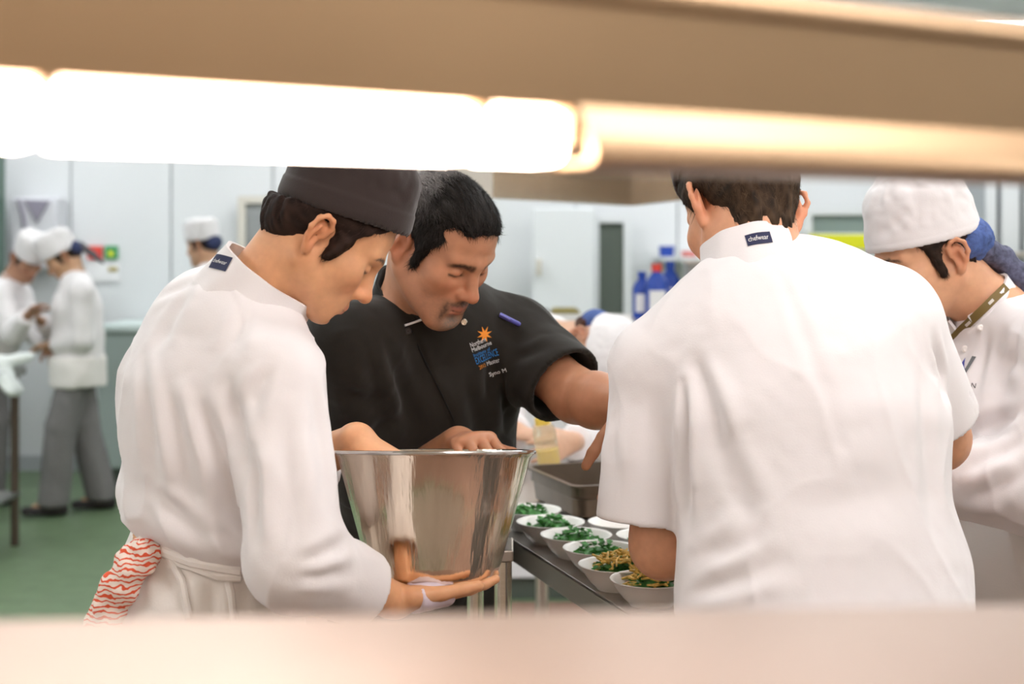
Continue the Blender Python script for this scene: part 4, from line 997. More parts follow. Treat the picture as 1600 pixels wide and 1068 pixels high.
# ================================================================== young cook with the pot (left)
def young_cook():
    h = nrm((0.83, 0.56, 0)); r = np.array([h[1], -h[0], 0])
    pel = W(318, 960, 2.2)
    root = empty('person', (pel[0], pel[1], 0), 'young cook in white jacket and black cap holding a steel pot', 'person')
    H = Head(W(500, 369, 2.13), (0.72, 0.19, -0.665), (0.66, 0.1, 0.75), 0.95)
    nb = W(402, 458, 2.13); ear = H.o
    shR, elR, wrR = W(432, 580, 2.03), W(462, 876, 1.97), W(618, 938, 2.10)
    shL, elL, wrL = W(296, 528, 2.29), W(455, 735, 2.40), W(560, 686, 2.27)
    secs = [(W(352, 522, 2.17), (.150, .092)), (W(342, 600, 2.17), (.180, .130)), (W(338, 690, 2.17), (.170, .128)), (W(338, 785, 2.18), (.152, .118)), (W(326, 870, 2.19), (.140, .108))]
    B = Solid(); chain_ops(B, secs, r, 0.04, 0.84)
    head_ops(B, H, nb, (0.052, 0.058), chin=0.012)
    B.u(cap(secs[-1][0], pel, 0.11, 0.115), 0.05)
    for s_, e_, w_ in ((shR, elR, wrR), (shL, elL, wrL)):
        B.u(cap(nb-np.array([0.01, 0, .035]), s_, 0.036, 0.042), 0.03); B.u(cap(s_, e_, 0.046, 0.040), 0.03); B.u(cap(e_, w_, 0.040, 0.0265), 0.015)
    t1 = hand_ops(B, wrR, (0.80, 0.52, 0.06), (0, 0.0, 1), (0.05, 0.10, 0.10), thumb=(0.42, 0.02), flip=1)
    t2 = hand_ops(B, wrL, (0.86, -0.05, -0.42), (0.1, 0, -1), (0.25, 0.35, 0.25), thumb=(0.5, 0.3), flip=-1)
    J = std_legs(pel, r, h, B)
    body, _ = body_obj(B, H, root, (0.69, 0.355, 0.185), [fbox(H.o, 0.15), fbox(wrR+np.array([.07, .05, 0]), 0.12), fbox(wrL+np.array([.07, 0, -.04]), 0.11)], hf=0.0028,
                       brow=(0.05, 0.028, 0.018), stubble=(0.45, 0.28, 0.20, 0.25), lips=(0.55, 0.20, 0.15), seed=3)
    # hair below the cap
    cp = dict(c=(0, -0.012, 0.088), hgt=0.046, tilt=0.42)
    hV, hQ = hair_shell(H, 0.007, nape=-0.062, sideburn=0.016, h=0.0032, under=cap_plane(H, **cp))
    hair_obj(H, hV, hQ, root, lambda P: np.tile([0.030, 0.017, 0.013], (len(P), 1)), 5000, 0.011, seed=2)
    # cap
    cV, cQ = cap_mesh(H, a=0.090, b=0.110, rr=0.046, band=0.034, seed=4, taper=0.06, **cp)
    link('cap', np_mesh('cap', cV, cQ), M_CAPB, root)
    # jacket
    S = Solid(); chain_ops(S, secs, r, 0.045)
    for s_ in (shR, shL): S.u(cap(nb-np.array([0.012, 0, .042]), s_, 0.056, 0.062), 0.06)
    S.u(cap(nb-np.array([0.035, 0, .045]), secs[0][0], 0.058, 0.09), 0.06)
    S.u(cap(shR, elR, 0.066, 0.064), 0.016)
    cuff = wrR-nrm(wrR-elR)*0.062
    S.u(cap(elR, wrR, 0.062, 0.050, cut=(cuff, wrR-elR)), 0.03)
    S.sub(cap(cuff-nrm(wrR-elR)*0.03, wrR, 0.040, 0.040), 0.004)
    cuffL = elL+(wrL-elL)*0.35
    S.u(cap(shL, elL, 0.066, 0.060), 0.035); S.u(cap(elL, wrL, 0.060, 0.05, cut=(cuffL, wrL-elL)), 0.03)
    belt = W(300, 850, 2.18)
    crs = [(W(425, 570, 2.02), W(380, 650, 2.04), .012, .006), (W(360, 600, 2.06), W(400, 780, 2.05), .013, .008), (W(310, 615, 2.07), W(385, 850, 2.05), .015, .010),
           (W(262, 600, 2.1), W(310, 800, 2.1), .015, .008), (W(225, 560, 2.15), W(245, 760, 2.12), .013, .007), (W(445, 640, 1.97), W(452, 880, 1.93), .012, .006), (W(240, 760, 2.1), W(330, 850, 2.1), .012, .007),
           (W(490, 600, 1.97), W(512, 800, 1.92), .012, .005), (W(300, 450, 2.1), W(240, 560, 2.1), .014, .005), (W(215, 480, 2.14), W(330, 430, 2.10), .012, .004), (W(390, 480, 2.1), W(360, 560, 2.1), .013, .005),
           (W(470, 880, 1.9), W(545, 850, 1.98), .010, .006), (W(460, 905, 1.9), W(560, 890, 1.98), .010, .005), (W(345, 820, 2.05), W(395, 870, 2.05), .008, .006), (W(400, 700, 2.05), W(405, 860, 2.05), .008, .006)]
    def ex(P, N):
        z = P[:, 2]-(belt[2]-0.22*(P[:, 0]-belt[0])); torso = sstep(0.10, 0.05, segdist(P, shR, elR)[0])
        arm = np.minimum(segdist(P, shR, elR)[0], segdist(P, elR, wrR)[0]); keep = sstep(0.085, 0.105, arm)
        return keep*(-0.010*np.exp(-(z/0.018)**2)+0.012*np.exp(-((z-0.05)/0.035)**2))
    jk, jV, jQ = cloth('jacket', S, 0.0045, M_WHITE, root, 11, 0.009, crs, ex, calm=[(cuff, 0.06)], fx=12)
    nk = nrm(ear-nb)
    axis_up = nrm(np.array([0.60, -0.06, 0.78])); fper = nrm(h-axis_up*(h@axis_up))
    cme = collar_mesh(nb-axis_up*0.038, axis_up, h, 0.081, 0.086, 0.074, open_ang=0.2, flare=0.93, th=0.006)
    co = link('collar', cme, M_WHITE, root)
    jb = bvh_of(jV, jQ); cb_ = bvh_mesh(cme)
    # navy tab on the collar back
    oc = nb+axis_up*0.014-fper*0.080
    side = -r
    lab_ = decal('collar_label', rect_geo(-0.020, -0.0115, 0.020, 0.0115), oc-np.array([0, 0, 0]), r, axis_up, M_NAVY, co, [cb_], back=0.05)
    tv, tf = text_geo('chefwear', 0.0085); tv[:, 0] -= tv[:, 0].mean(); tv[:, 1] -= 0.002
    decal('label_lettering', (tv, tf), oc, r, axis_up, M_PRINTW, lab_, [cb_], off=0.0018, back=0.05)
    # apron
    S = Solid()
    a0, a1, a2 = W(326, 850, 2.19), W(318, 960, 2.2), W(318, 1080, 2.2)
    S.u(ecap(a0, a1, (.142, .112), (.168, .138), r), 0.03); S.u(ecap(a1, a2, (.172, .142), (.178, .15), r), 0.03)
    S.u(ecap(a2, np.array([a2[0], a2[1], 0.60]), (.178, .15), (.19, .165), r, cut=((0, 0, .58), (0, 0, -1))), 0.03)
    S.cut(W(306, 838, 2.19), (0.10, 0, 1))
    cr2 = [(W(240, 880, 2.06), W(300, 960, 2.05), .014, .006), (W(330, 900, 2.04), W(335, 1010, 2.04), .012, .006), (W(370, 905, 2.05), W(375, 1010, 2.05), .012, .006)]
    ao, aV, aQ = cloth('apron', S, 0.007, M_WHITE2, root, 21, 0.009, cr2, fx=12)
    ab = bvh_of(aV, aQ)
    # waist tie with its knot and tails
    pts = []
    for px, py in ((222, 842), (260, 862), (300, 876), (340, 885), (376, 889)):
        q = camray(px, py, jb); q2 = camray(px, py, ab); c_ = [x for x in (q, q2) if x is not None]
        if c_: p = min(c_, key=lambda v: v[1]); pts.append(p+np.array([0, -0.003, 0]))
    for k_, (dz_, rt) in enumerate(((0.0, 0.0085), (0.013, 0.0075), (-0.013, 0.0075))):
        if len(pts) > 2: MB().tube([q+np.array([0, 0.002*k_, dz_*(0.5+0.5*i_/(len(pts)-1))+0.002*math.sin(3*i_+k_)]) for i_, q in enumerate(pts)], rt, 8).build('apron_tie', M_WHITE2, ao, smooth=True)
    for tail in (((262, 862), (285, 905), (296, 965)), ((352, 884), (362, 925), (366, 968))):
        tp_ = []
        for px, py in tail:
            q = camray(px, py, ab)
            if q is not None: tp_.append(q+np.array([0, -0.004, 0]))
        if len(tp_) > 1: MB().tube(tp_, 0.006, 8).build('apron_tail', M_WHITE2, ao, smooth=True)
    trousers(J, root, M_GREY)
    for _, _, an in J: foot_mesh(an, h, root)
    # vinyl glove over the palm
    S = Solid(); hd_ = nrm((0.80, 0.52, 0.06)); pn0 = np.array([0, 0, 1.0]); pn0 = nrm(pn0-hd_*(pn0@hd_)); xx = np.cross(hd_, pn0)
    S.u(ecap(wrR+hd_*0.022, wrR+xx*0.004+hd_*0.072, (.036, .0235), (.042, .0205), xx), 0.01)
    S.u(ell(wrR+xx*.028+hd_*.036+pn0*.006, (.019, .032, .018), np.stack([xx, hd_, pn0], 1)), 0.01)
    S.cut(wrR+hd_*0.022, -hd_)
    V, Q = S.mesh(0.003); V = V+vnormals(V, Q)*(0.0012*vnoise(V*90, 3))[:, None]
    g = link('glove', np_mesh('glove', V, Q), M_LAV, root)
    g['label'] = 'pale lavender vinyl glove over the palm'
    return root
young_cook()
# tea towel tucked at his hip
S = Solid()
tw = [(246, 856, 2.10, .022, .018), (222, 866, 2.07, .026, .020), (205, 885, 2.06, .026, .016), (188, 915, 2.06, .026, .014), (168, 955, 2.07, .026, .013), (152, 1000, 2.08, .028, .012), (146, 1060, 2.09, .03, .011)]
for a, b in zip(tw[:-1], tw[1:]): S.u(ecap(W(*a[:3]), W(*b[:3]), a[3:], b[3:], (1, -.2, .2)), 0.012)
S.u(cap(W(232, 862, 2.06), W(200, 895, 2.05), .016, .013), 0.008); S.u(cap(W(215, 858, 2.055), W(236, 890, 2.055), .012, .010), 0.006)
V, Q = S.mesh(0.0035); N = vnormals(V, Q); V = V+N*(0.005*vnoise(V*np.array([60, 60, 16]), 2)+0.002*vnoise(V*90, 5))[:, None]
tag(link('tea_towel', np_mesh('tea_towel', V, Q), M_TOWEL), 'red and white printed tea towel tucked at the young cook’s hip', 'towel')

# ================================================================== chef in the black jacket (centre)
def black_chef():
    psi = math.radians(38); h = np.array([math.sin(psi), -math.cos(psi), 0]); r = np.array([h[1], -h[0], 0])
    pel = W(652, 870, 2.90)
    root = empty('person', (pel[0], pel[1], 0), 'chef in black short-sleeved jacket with greying hair and goatee', 'person')
    ph = math.radians(50); p = math.radians(36)
    f = np.array([math.sin(ph)*math.cos(p), -math.cos(ph)*math.cos(p), -math.sin(p)]); u = np.array([math.sin(ph)*math.sin(p), -math.cos(ph)*math.sin(p), math.cos(p)])
    H = Head(W(684, 385, 2.46), f, u, 0.98, roll=0.05)
    nb = W(650, 490, 2.58)
    shR, elR, wrR = W(545, 540, 2.46), W(600, 790, 2.66), W(716, 692, 2.465)
    shL, elL, wrL = W(800, 530, 2.68), W(900, 618, 2.54), W(996, 640, 2.39)
    secs = [(W(668, 520, 2.60), (.150, .09)), (W(665, 600, 2.66), (.185, .135)), (W(660, 700, 2.74), (.182, .145)), (W(662, 800, 2.82), (.175, .145)), (pel+np.array([0, 0, .02]), (.175, .14))]
    B = Solid(); chain_ops(B, secs, r, 0.04, 0.85)
    head_ops(B, H, nb, (0.060, 0.066), heavy=0.004)
    for s_, e_, w_ in ((shR, elR, wrR), (shL, elL, wrL)):
        B.u(cap(nb, s_, 0.05, 0.05), 0.04); B.u(cap(s_, e_, 0.052, 0.046), 0.03); B.u(cap(e_, e_+(w_-e_)*0.35, 0.047, 0.047), 0.02); B.u(cap(e_+(w_-e_)*0.35, w_, 0.047, 0.030), 0.02)
    hand_ops(B, wrR, (0.36, -0.90, 0.20), (0.1, 0, -1), (0.75, 0.6, 0.4), thumb=(0.5, 0.3), flip=1, sc=1.06, rf=0.0095)
    hand_ops(B, wrL, (-0.10, -0.15, -0.95), (-0.3, -0.9, 0), (0.15, 0.35, 0.3), thumb=(0.5, 0.5), flip=1, sc=1.05, rf=0.0095)
    J = std_legs(pel, r, h, B)
    body_obj(B, H, root, (0.52, 0.245, 0.135), [fbox(H.o, 0.16), fbox(wrR+np.array([.05, -.07, -.03]), 0.12), fbox(wrL+np.array([0, 0, -.09]), 0.11)], hf=0.0028,
             bw=1.7, bz=-0.009, brow=(0.030, 0.018, 0.013), beard=((0.045, 0.030, 0.024), (0.20, 0.155, 0.12)), stubble=(0.20, 0.12, 0.09, 0.55), lips=(0.45, 0.15, 0.11), seed=5)
    hV, hQ = hair_shell(H, 0.0075, nape=-0.045, sideburn=0.014, h=0.0032, hl=0.096, temple=0.004)
    def base(P):
        L = H.l(P); g = np.clip(sstep(0.00, -0.07, L[:, 1])*sstep(0.03, 0.10, L[:, 2])*0.9+0.02+0.25*vnoise(L*55, 3)*sstep(0.05, -0.03, L[:, 1]), 0, 1)
        return np.array([0.013, 0.010, 0.008])*(1-g[:, None])+np.array([0.26, 0.235, 0.225])*g[:, None]
    def dirf(P, N):
        L = H.l(P); top = sstep(0.06, 0.10, L[:, 2])[:, None]
        d = np.array([0.0, 0.2, -1.0])*(1-top)+np.array([0.25, 1.0, 0.0])*top
        return d@H.R.T
    hair_obj(H, hV, hQ, root, base, 16000, 0.016, dirf, seed=8, lift=0.42, width=0.0013)
    # jacket
    S = Solid(); chain_ops(S, secs, r, 0.045)
    for s_ in (shR, shL): S.u(cap(nb-np.array([0, 0, .015]), s_, 0.058, 0.072), 0.05)
    for s_, e_, fr in ((shR, elR, 0.85), (shL, elL, 0.84)):
        end = s_+(e_-s_)*fr; d_ = nrm(e_-s_)
        S.u(cap(s_, e_+d_*0.03, 0.076, 0.078, cut=(end, d_)), 0.035)
    endL = shL+(elL-shL)*0.84; dL = nrm(elL-shL)
    S.sub(cap(endL-dL*0.03, endL+dL*0.05, 0.067, 0.067), 0.003)
    pA, pB = W(640, 508, 2.42), W(722, 700, 2.58)
    crs = [(W(575, 545, 2.46), W(600, 690, 2.52), .016, .008), (W(600, 540, 2.46), W(655, 690, 2.52), .014, .007), (W(545, 600, 2.46), W(580, 640, 2.50), .016, .008), (W(560, 690, 2.5), W(640, 640, 2.52), .014, .006),
           (W(770, 545, 2.55), W(760, 640, 2.58), .014, .008), (W(730, 600, 2.55), W(755, 690, 2.58), .014, .006), (W(790, 580, 2.58), W(786, 680, 2.62), .012, .010), (W(810, 610, 2.58), W(880, 575, 2.52), .012, .006), (W(800, 560, 2.6), W(870, 540, 2.55), .012, .005), (W(850, 600, 2.55), W(800, 640, 2.6), .012, .005)]
    nn = nrm(np.cross(pB-pA, np.array([0, 1, 0])))
    if nn[0] < 0: nn = -nn
    def ex(P, N):
        sd = (P-pA)@nn; t = ((P-pA)@(pB-pA))/((pB-pA)@(pB-pA)); fr = sstep(-0.03, 0.0, t)*(P[:, 1] < 2.70)*sstep(0.16, 0.12, sd)
        return 0.0045*fr*sstep(-0.0025, 0.0025, sd)
    jk, jV, jQ = cloth('jacket', S, 0.0045, M_BLACK, root, 31, 0.009, crs, ex, fx=12, fz=3, calm=[(endL, 0.085)])
    jb = bvh_of(jV, jQ)
    # collar
    upn = nrm(np.array([0.26, -0.50, 0.82]))
    cme = collar_mesh(nb-upn*0.02, upn, h, 0.084, 0.088, 0.075, open_ang=0.55, flare=0.98, th=0.006, drop=0.0)
    co = link('collar', cme, M_BLACK, root); cbv = bvh_mesh(cme)
    def on(px, py, off=0.003):
        c_ = [q for q in (camray(px, py, jb), camray(px, py, cbv)) if q is not None]
        return min(c_, key=lambda v: v[1])+np.array([0, -off, 0]) if c_ else W(px, py, 2.45)
    MB().tube([on(621, 449), on(626, 462), on(635, 476)], 0.0032, 6).build('white_collar_edge', M_PRINTW, co, smooth=True)
    MB().tube([on(633, 508), on(648, 503), on(662, 498)], 0.0022, 6).build('white_collar_edge', M_PRINTW, co, smooth=True)
    MB().tube([on(px, py, 0.0005) for px, py in ((641, 512), (655, 545), (672, 580), (690, 615), (706, 650), (720, 688))], 0.0016, 6).build('placket_shade', mat('shade_black', (0.003, 0.003, 0.003), 0.9), jk, smooth=True)  # near-black tube paints the shadow line of the jacket overlap
    for px, py in ((725, 503), (638, 517)):
        q = on(px, py, 0.002); Rb = rx(math.pi/2)
        MB().lathe([(0, 0), (.0055, 0), (.0062, .002), (.005, .004), (.0030, .004), (.0024, .0025), (0, .0025)], 18, q, Rb).build('button', M_STEEL if px == 725 else M_SHOE, jk, smooth=True)
    # embroidered logo on the chest: slanting up to the right
    o0 = on(735, 540, 0); xd = nrm(np.array([0.90, 0.10, 0.32])); yd = nrm(np.array([-0.33, -0.05, 0.94])); sc = 2.60/F_PX
    def put(name, geo, u_, v_, m):
        decal(name, geo, o0+xd*u_*sc+yd*v_*sc, xd, yd, m, jk, [jb], off=0.0016, back=0.08)
    star = []
    for i in range(16):
        a = 2*math.pi*i/16; q = (13 if i % 2 == 0 else 5)*sc; star.append((q*math.cos(a), q*math.sin(a), 0))
    put('star_emblem', (np.array(star+[(0, 0, 0)]), [(i, (i+1) % 16, 16) for i in range(16)]), 27, 8, M_PRINTO)
    def line(s_, w_, u_, v_, hgt, m, name='logo_lettering'):
        tv, tf = text_geo(s_, 1.0); tv = tv-np.array([tv[:, 0].min(), tv[:, 1].min(), 0]); tv[:, 0] *= w_*sc/tv[:, 0].max(); tv[:, 1] *= hgt*sc/tv[:, 1].max()
        put(name, (tv, tf), u_, v_, m)
    line('Northern', 26, 0, -3, 7.5, M_PRINTW); line('Melbourne', 33, 0, -11, 7, M_PRINTW)
    line('Institute of', 28, 0, -19, 5.5, M_PRINTB); line('EXCELLENCE', 38, 0, -31, 11, M_PRINTB)
    line('2012', 11, 2, -40, 6, M_PRINTO); line('Master', 20, 16, -41, 7, M_PRINTW); line('Syno M', 26, 14, -60, 8, M_PRINTW)
    S2 = Solid(); chain_ops(S2, [(secs[3][0], (.182, .152)), (pel, (.185, .15)), (pel-np.array([0, 0, .3]), (.19, .16))], r, 0.03)
    S2.cut(pel-np.array([0, 0, .45]), (0, 0, -1)); S2.cut(secs[3][0]-np.array([0, 0, .03]), (0, 0, 1))
    cloth('apron', S2, 0.01, M_BLACK, root, 33, 0.008)
    trousers(J, root, M_GREY)
    for _, _, an in J: foot_mesh(an, h, root)
    a, b = on(781, 491, 0.004), on(813, 507, 0.004)
    pen = empty('pen', (a+b)/2, 'blue pen clipped on the sleeve of the black jacket', 'pen')
    MB().tube([a, a+(b-a)*.9, b], [.0042, .0042, .0030], 10).build('barrel', mat('blue_pen', (0.10, 0.10, 0.42), 0.35), pen, smooth=True)
    MB().tube([a+np.array([0, -.006, .001]), a+(b-a)*.5+np.array([0, -.006, .001])], .0014, 6).build('clip', mat('blue_pen_clip', (0.22, 0.22, 0.6), 0.3), pen, smooth=True)
black_chef()

# ================================================================== man seen from behind (right)
def back_man():
    h = nrm((-0.22, 0.97, 0)); r = np.array([h[1], -h[0], 0])
    pel = W(1288, 960, 2.05)
    root = empty('person', (pel[0], pel[1], 0), 'cook with short brown hair seen from behind in white jacket', 'person')
    p = math.radians(33); fh = nrm((-0.30, 0.95, 0))
    H = Head(W(1161, 330, 2.22), fh*math.cos(p)+np.array([0, 0, -math.sin(p)]), fh*math.sin(p)+np.array([0, 0, math.cos(p)]), 1.04, roll=0.06)
    nb = W(1184, 432, 2.16)
    shL, elL, wrL = W(1030, 575, 2.17), W(1038, 850, 2.17), W(1042, 822, 2.41)
    shR, elR, wrR = W(1388, 500, 2.18), W(1464, 684, 2.26), W(1400, 745, 2.47)
    secs = [(W(1205, 480, 2.16), (.16, .095)), (W(1235, 560, 2.16), (.205, .14)), (W(1265, 680, 2.13), (.205, .15)), (W(1272, 800, 2.10), (.190, .15)), (W(1288, 900, 2.07), (.205, .155)), (W(1290, 975, 2.05), (.216, .165))]
    B = Solid(); chain_ops(B, secs, r, 0.04, 0.86)
    head_ops(B, H, nb, (0.060, 0.064), detail=True)
    for s_, e_, w_ in ((shR, elR, wrR), (shL, elL, wrL)):
        B.u(cap(nb, s_, 0.05, 0.05), 0.04); B.u(cap(s_, e_, 0.052, 0.050), 0.03); B.u(cap(e_, e_+(w_-e_)*0.35, 0.050, 0.047), 0.02); B.u(cap(e_+(w_-e_)*0.35, w_, 0.047, 0.029), 0.02)
    hand_ops(B, wrL, (0.05, 0.95, -0.10), (0, -.1, -1), (0.3, 0.4, 0.3), thumb=(0.5, 0.3), flip=-1)
    hand_ops(B, wrR, (-0.6, 0.75, -0.2), (0, 0, -1), (0.3, 0.4, 0.3), thumb=(0.5, 0.3), flip=1)
    J = std_legs(pel-np.array([0, 0, .02]), r, h, B)
    body_obj(B, H, root, (0.68, 0.345, 0.20), [fbox(H.o, 0.16), fbox(wrL+np.array([0, .06, -.03]), 0.10), fbox(elL, 0.06)], hf=0.0032, brow=(0.04, 0.025, 0.02), seed=9)
    cp = dict(c=(0, 0.004, 0.122), hgt=0.040, tilt=-0.10)
    hV, hQ = hair_shell(H, 0.008, nape=-0.074, sideburn=0.02, h=0.0032, under=cap_plane(H, **cp), napel=0.018)
    def dirf(P, N):
        L = H.l(P); q = np.tile(np.array([0.0, -0.15, -1.0]), (len(P), 1)); q[:, 0] = -np.sign(L[:, 0])*0.15; return q@H.R.T
    hair_obj(H, hV, hQ, root, lambda P: np.tile([0.060, 0.037, 0.022], (len(P), 1))*(1+0.5*vnoise(P*70, 2))[:, None], 12000, 0.017, dirf, seed=12, lift=0.22, keep=lambda C: (H.l(C)[:, 2] > -0.050).astype(float))
    cV, cQ = cap_mesh(H, a=0.088, b=0.108, rr=0.028, band=0.03, seed=6, **cp)
    link('cap', np_mesh('cap', cV, cQ), M_CAPB, root)
    S = Solid(); chain_ops(S, secs, r, 0.05)
    for s_ in (shR, shL): S.u(cap(nb-np.array([0, 0, .025]), s_, 0.062, 0.076), 0.06)
    slL = W(1003, 850, 2.15); hems = []
    for s_, e_, fr, rad in ((shR, elR, 0.86, (.076, .080)), (shL, slL, 0.88, (.074, .073))):
        end = s_+(e_-s_)*fr; d_ = nrm(e_-s_)
        S.u(cap(s_, e_+d_*0.05, rad[0], rad[1], cut=(end, d_)), 0.014)
        S.sub(cap(end-d_*0.035, end+d_*0.06, rad[1]-0.008, rad[1]-0.008), 0.003); hems.append((end, 0.10))
    S.cut(W(1288, 958, 2.05), (0, 0, -1))
    crs = [(W(1085, 560, 2.02), W(1128, 690, 1.99), .016, .010), (W(1070, 600, 2.05), W(1078, 830, 2.05), .012, .014), (W(1100, 620, 2.0), W(1150, 800, 1.97), .020, .008), (W(1150, 700, 1.97), W(1180, 860, 1.95), .020, .005),
           (W(1220, 430, 2.03), W(1300, 640, 1.98), .012, .003), (W(1455, 520, 2.12), W(1475, 640, 2.15), .012, .010), (W(1440, 560, 2.08), W(1460, 860, 1.98), .018, .006), (W(1080, 930, 1.95), W(1240, 870, 1.91), .016, .008),
           (W(1090, 870, 1.96), W(1200, 840, 1.92), .018, .005), (W(1020, 640, 2.08), W(1005, 800, 2.08), .016, .004), (W(960, 640, 2.12), W(955, 790, 2.12), .014, .003), (W(1250, 800, 1.93), W(1420, 760, 1.95), .03, .004), (W(1260, 620, 1.98), W(1400, 560, 2.03), .03, .003)]
    jk, jV, jQ = cloth('jacket', S, 0.0045, M_WHITE, root, 41, 0.006, [(q[0], q[1], q[2]*.8, q[3]*.8) for q in crs], None, fx=9, fz=2.2, calm=hems)
    jb = bvh_of(jV, jQ)
    upn = nrm(np.array([-0.12, 0.42, 0.9]))
    cme = collar_mesh(nb+np.array([-0.004, -0.004, -0.010]), upn, h, 0.076, 0.082, 0.066, open_ang=0.3, flare=0.93, th=0.006)
    co = link('collar', cme, M_WHITE, root); cbv = bvh_mesh(cme)
    q = [x for x in (camray(1186, 372, cbv), camray(1186, 372, jb)) if x is not None]
    o0 = min(q, key=lambda v: v[1]) if q else W(1186, 372, 2.08)
    xd = nrm(np.array([0.98, 0.05, 0.17])); yd = nrm(np.array([-0.15, 0.35, 0.93])); sc = 2.08/F_PX
    lab_ = decal('collar_label', rect_geo(-20.5*sc, -10*sc, 20.5*sc, 10*sc), o0, xd, yd, M_NAVY, co, [cbv, jb], back=0.05)
    tv, tf = text_geo('chefwear', 1.0); tv -= np.array([tv[:, 0].mean(), tv[:, 1].mean(), 0]); tv[:, 0] *= 33*sc/(np.ptp(tv[:, 0])); tv[:, 1] *= 8.5*sc/np.ptp(tv[:, 1])
    decal('label_lettering', (tv, tf), o0, xd, yd, M_PRINTW, lab_, [cbv, jb], off=0.0018, back=0.05)
    trousers(J, root, M_GREY, r=(.12, .095, .09))
    for _, _, an in J: foot_mesh(an, h, root)
back_man()

# ================================================================== woman in the white cap (right edge)
def cap_woman():
    h = nrm((-0.85, -0.50, 0)); r = np.array([h[1], -h[0], 0])
    pel = W(1610, 860, 2.62)
    root = empty('person', (pel[0], pel[1], 0), 'woman in white cap and blue hair net at right edge', 'person')
    p = math.radians(24); fh = nrm((-0.97, -0.20, 0))
    H = Head(W(1455, 402, 2.56), fh*math.cos(p)+np.array([0, 0, -math.sin(p)]), fh*math.sin(p)+np.array([0, 0, math.cos(p)]), 0.93, roll=0.0)
    nb = W(1552, 488, 2.58)
    shL, elL, wrL = W(1660, 545, 2.42), W(1650, 770, 2.36), W(1450, 742, 2.46)
    shR, elR, wrR = W(1500, 570, 2.76), W(1440, 760, 2.74), W(1400, 745, 2.6)
    secs = [(W(1580, 540, 2.60), (.14, .085)), (W(1575, 630, 2.58), (.165, .13)), (W(1590, 720, 2.60), (.16, .13)), (W(1605, 800, 2.62), (.155, .125)), (pel, (.17, .14))]
    B = Solid(); chain_ops(B, secs, r, 0.04, 0.84)
    head_ops(B, H, nb, (0.052, 0.056))
    for s_, e_, w_ in ((shR, elR, wrR), (shL, elL, wrL)):
        B.u(cap(nb, s_, 0.042, 0.042), 0.04); B.u(cap(s_, e_, 0.042, 0.037), 0.03); B.u(cap(e_, w_, 0.037, 0.024), 0.015)
    hand_ops(B, wrL, (-0.9, 0.2, -0.3), (0, 0, -1), (0.3, 0.4, 0.3), flip=-1, sc=.93)
    hand_ops(B, wrR, (-0.9, -0.1, -0.3), (0, 0, -1), (0.3, 0.4, 0.3), flip=1, sc=.93)
    J = std_legs(pel, r, h, B)
    body_obj(B, H, root, (0.64, 0.345, 0.20), [fbox(H.o, 0.15), fbox(wrL+np.array([-.06, 0, -.03]), .1)], hf=0.003, brow=(0.03, 0.02, 0.018), seed=13)
    cp = dict(c=(0, -0.008, 0.083), hgt=0.069, tilt=0.19)
    hV, hQ = hair_shell(H, 0.006, nape=-0.052, sideburn=0.022, h=0.0032, under=(cap_plane(H, **cp)[0]+cap_plane(H, **cp)[1]*0.022, cap_plane(H, **cp)[1]), behind=-0.06, hl=0.094)
    hair_obj(H, hV, hQ, root, lambda P: np.tile([0.035, 0.022, 0.016], (len(P), 1)), 4000, 0.012, seed=22)
    # hair net and tail
    S = Solid(); S.u(H.e((0, -0.060, 0.008), (0.077, 0.060, 0.050)), 0.01); S.u(H.e((0, -0.098, -0.006), (0.040, 0.030, 0.034)), 0.03)
    hplane(S, H, (0, -0.030, 0), (0, 1, 0.1))
    V, Q = S.mesh(0.004); V = V+vnormals(V, Q)*(0.0025*vnoise(V*80, 6))[:, None]
    link('hair_net', np_mesh('hair_net', V, Q), M_NET, root)
    S = Solid(); pts = [W(1538, 388, 2.56), W(1565, 405, 2.58), W(1592, 428, 2.58), W(1612, 458, 2.57), W(1622, 500, 2.56)]; rad = [.024, .021, .019, .016, .010]
    for i in range(4): S.u(cap(pts[i], pts[i+1], rad[i], rad[i+1]), 0.012)
    V, Q = S.mesh(0.0035)
    link('ponytail', np_mesh('ponytail', V+vnormals(V, Q)*(0.003*vnoise(V*np.array([40, 90, 90]), 2))[:, None], Q), mat('netted_tail', (0.085, 0.09, 0.15), 0.7, noise=0.5, nscale=120, bump=0.4, bscale=200), root)
    cV, cQ = cap_mesh(H, a=0.094, b=0.120, rr=0.075, band=0.030, seed=9, taper=0.16, **cp)
    link('cap', np_mesh('cap', cV, cQ), M_CAPW, root)
    S = Solid(); chain_ops(S, secs, r, 0.045)
    for s_ in (shR, shL): S.u(cap(nb-np.array([0, 0, .02]), s_, 0.054, 0.066), 0.05)
    for s_, e_, w_ in ((shL, elL, wrL), (shR, elR, wrR)):
        cu_ = w_-nrm(w_-e_)*0.02
        S.u(cap(s_, e_, 0.072, 0.078), 0.035); S.u(cap(e_, w_, 0.082, 0.066, cut=(cu_, w_-e_)), 0.04); S.sub(cap(cu_-nrm(w_-e_)*0.03, w_, 0.055, 0.055), 0.004)
    crs = [(W(1545, 520, 2.42), W(1515, 650, 2.42), .010, .006), (W(1600, 500, 2.42), W(1560, 620, 2.4), .012, .005), (W(1600, 640, 2.33), W(1500, 690, 2.36), .014, .008), (W(1600, 690, 2.3), W(1490, 740, 2.34), .014, .007), (W(1600, 740, 2.3), W(1500, 790, 2.33), .014, .008), (W(1530, 660, 2.4), W(1480, 720, 2.38), .012, .005), (W(1570, 570, 2.4), W(1600, 560, 2.38), .014, .005)]
    jk, jV, jQ = cloth('jacket', S, 0.0045, M_WHITE, root, 51, 0.006, crs, None, fx=10, fz=5)
    jb = bvh_of(jV, jQ)
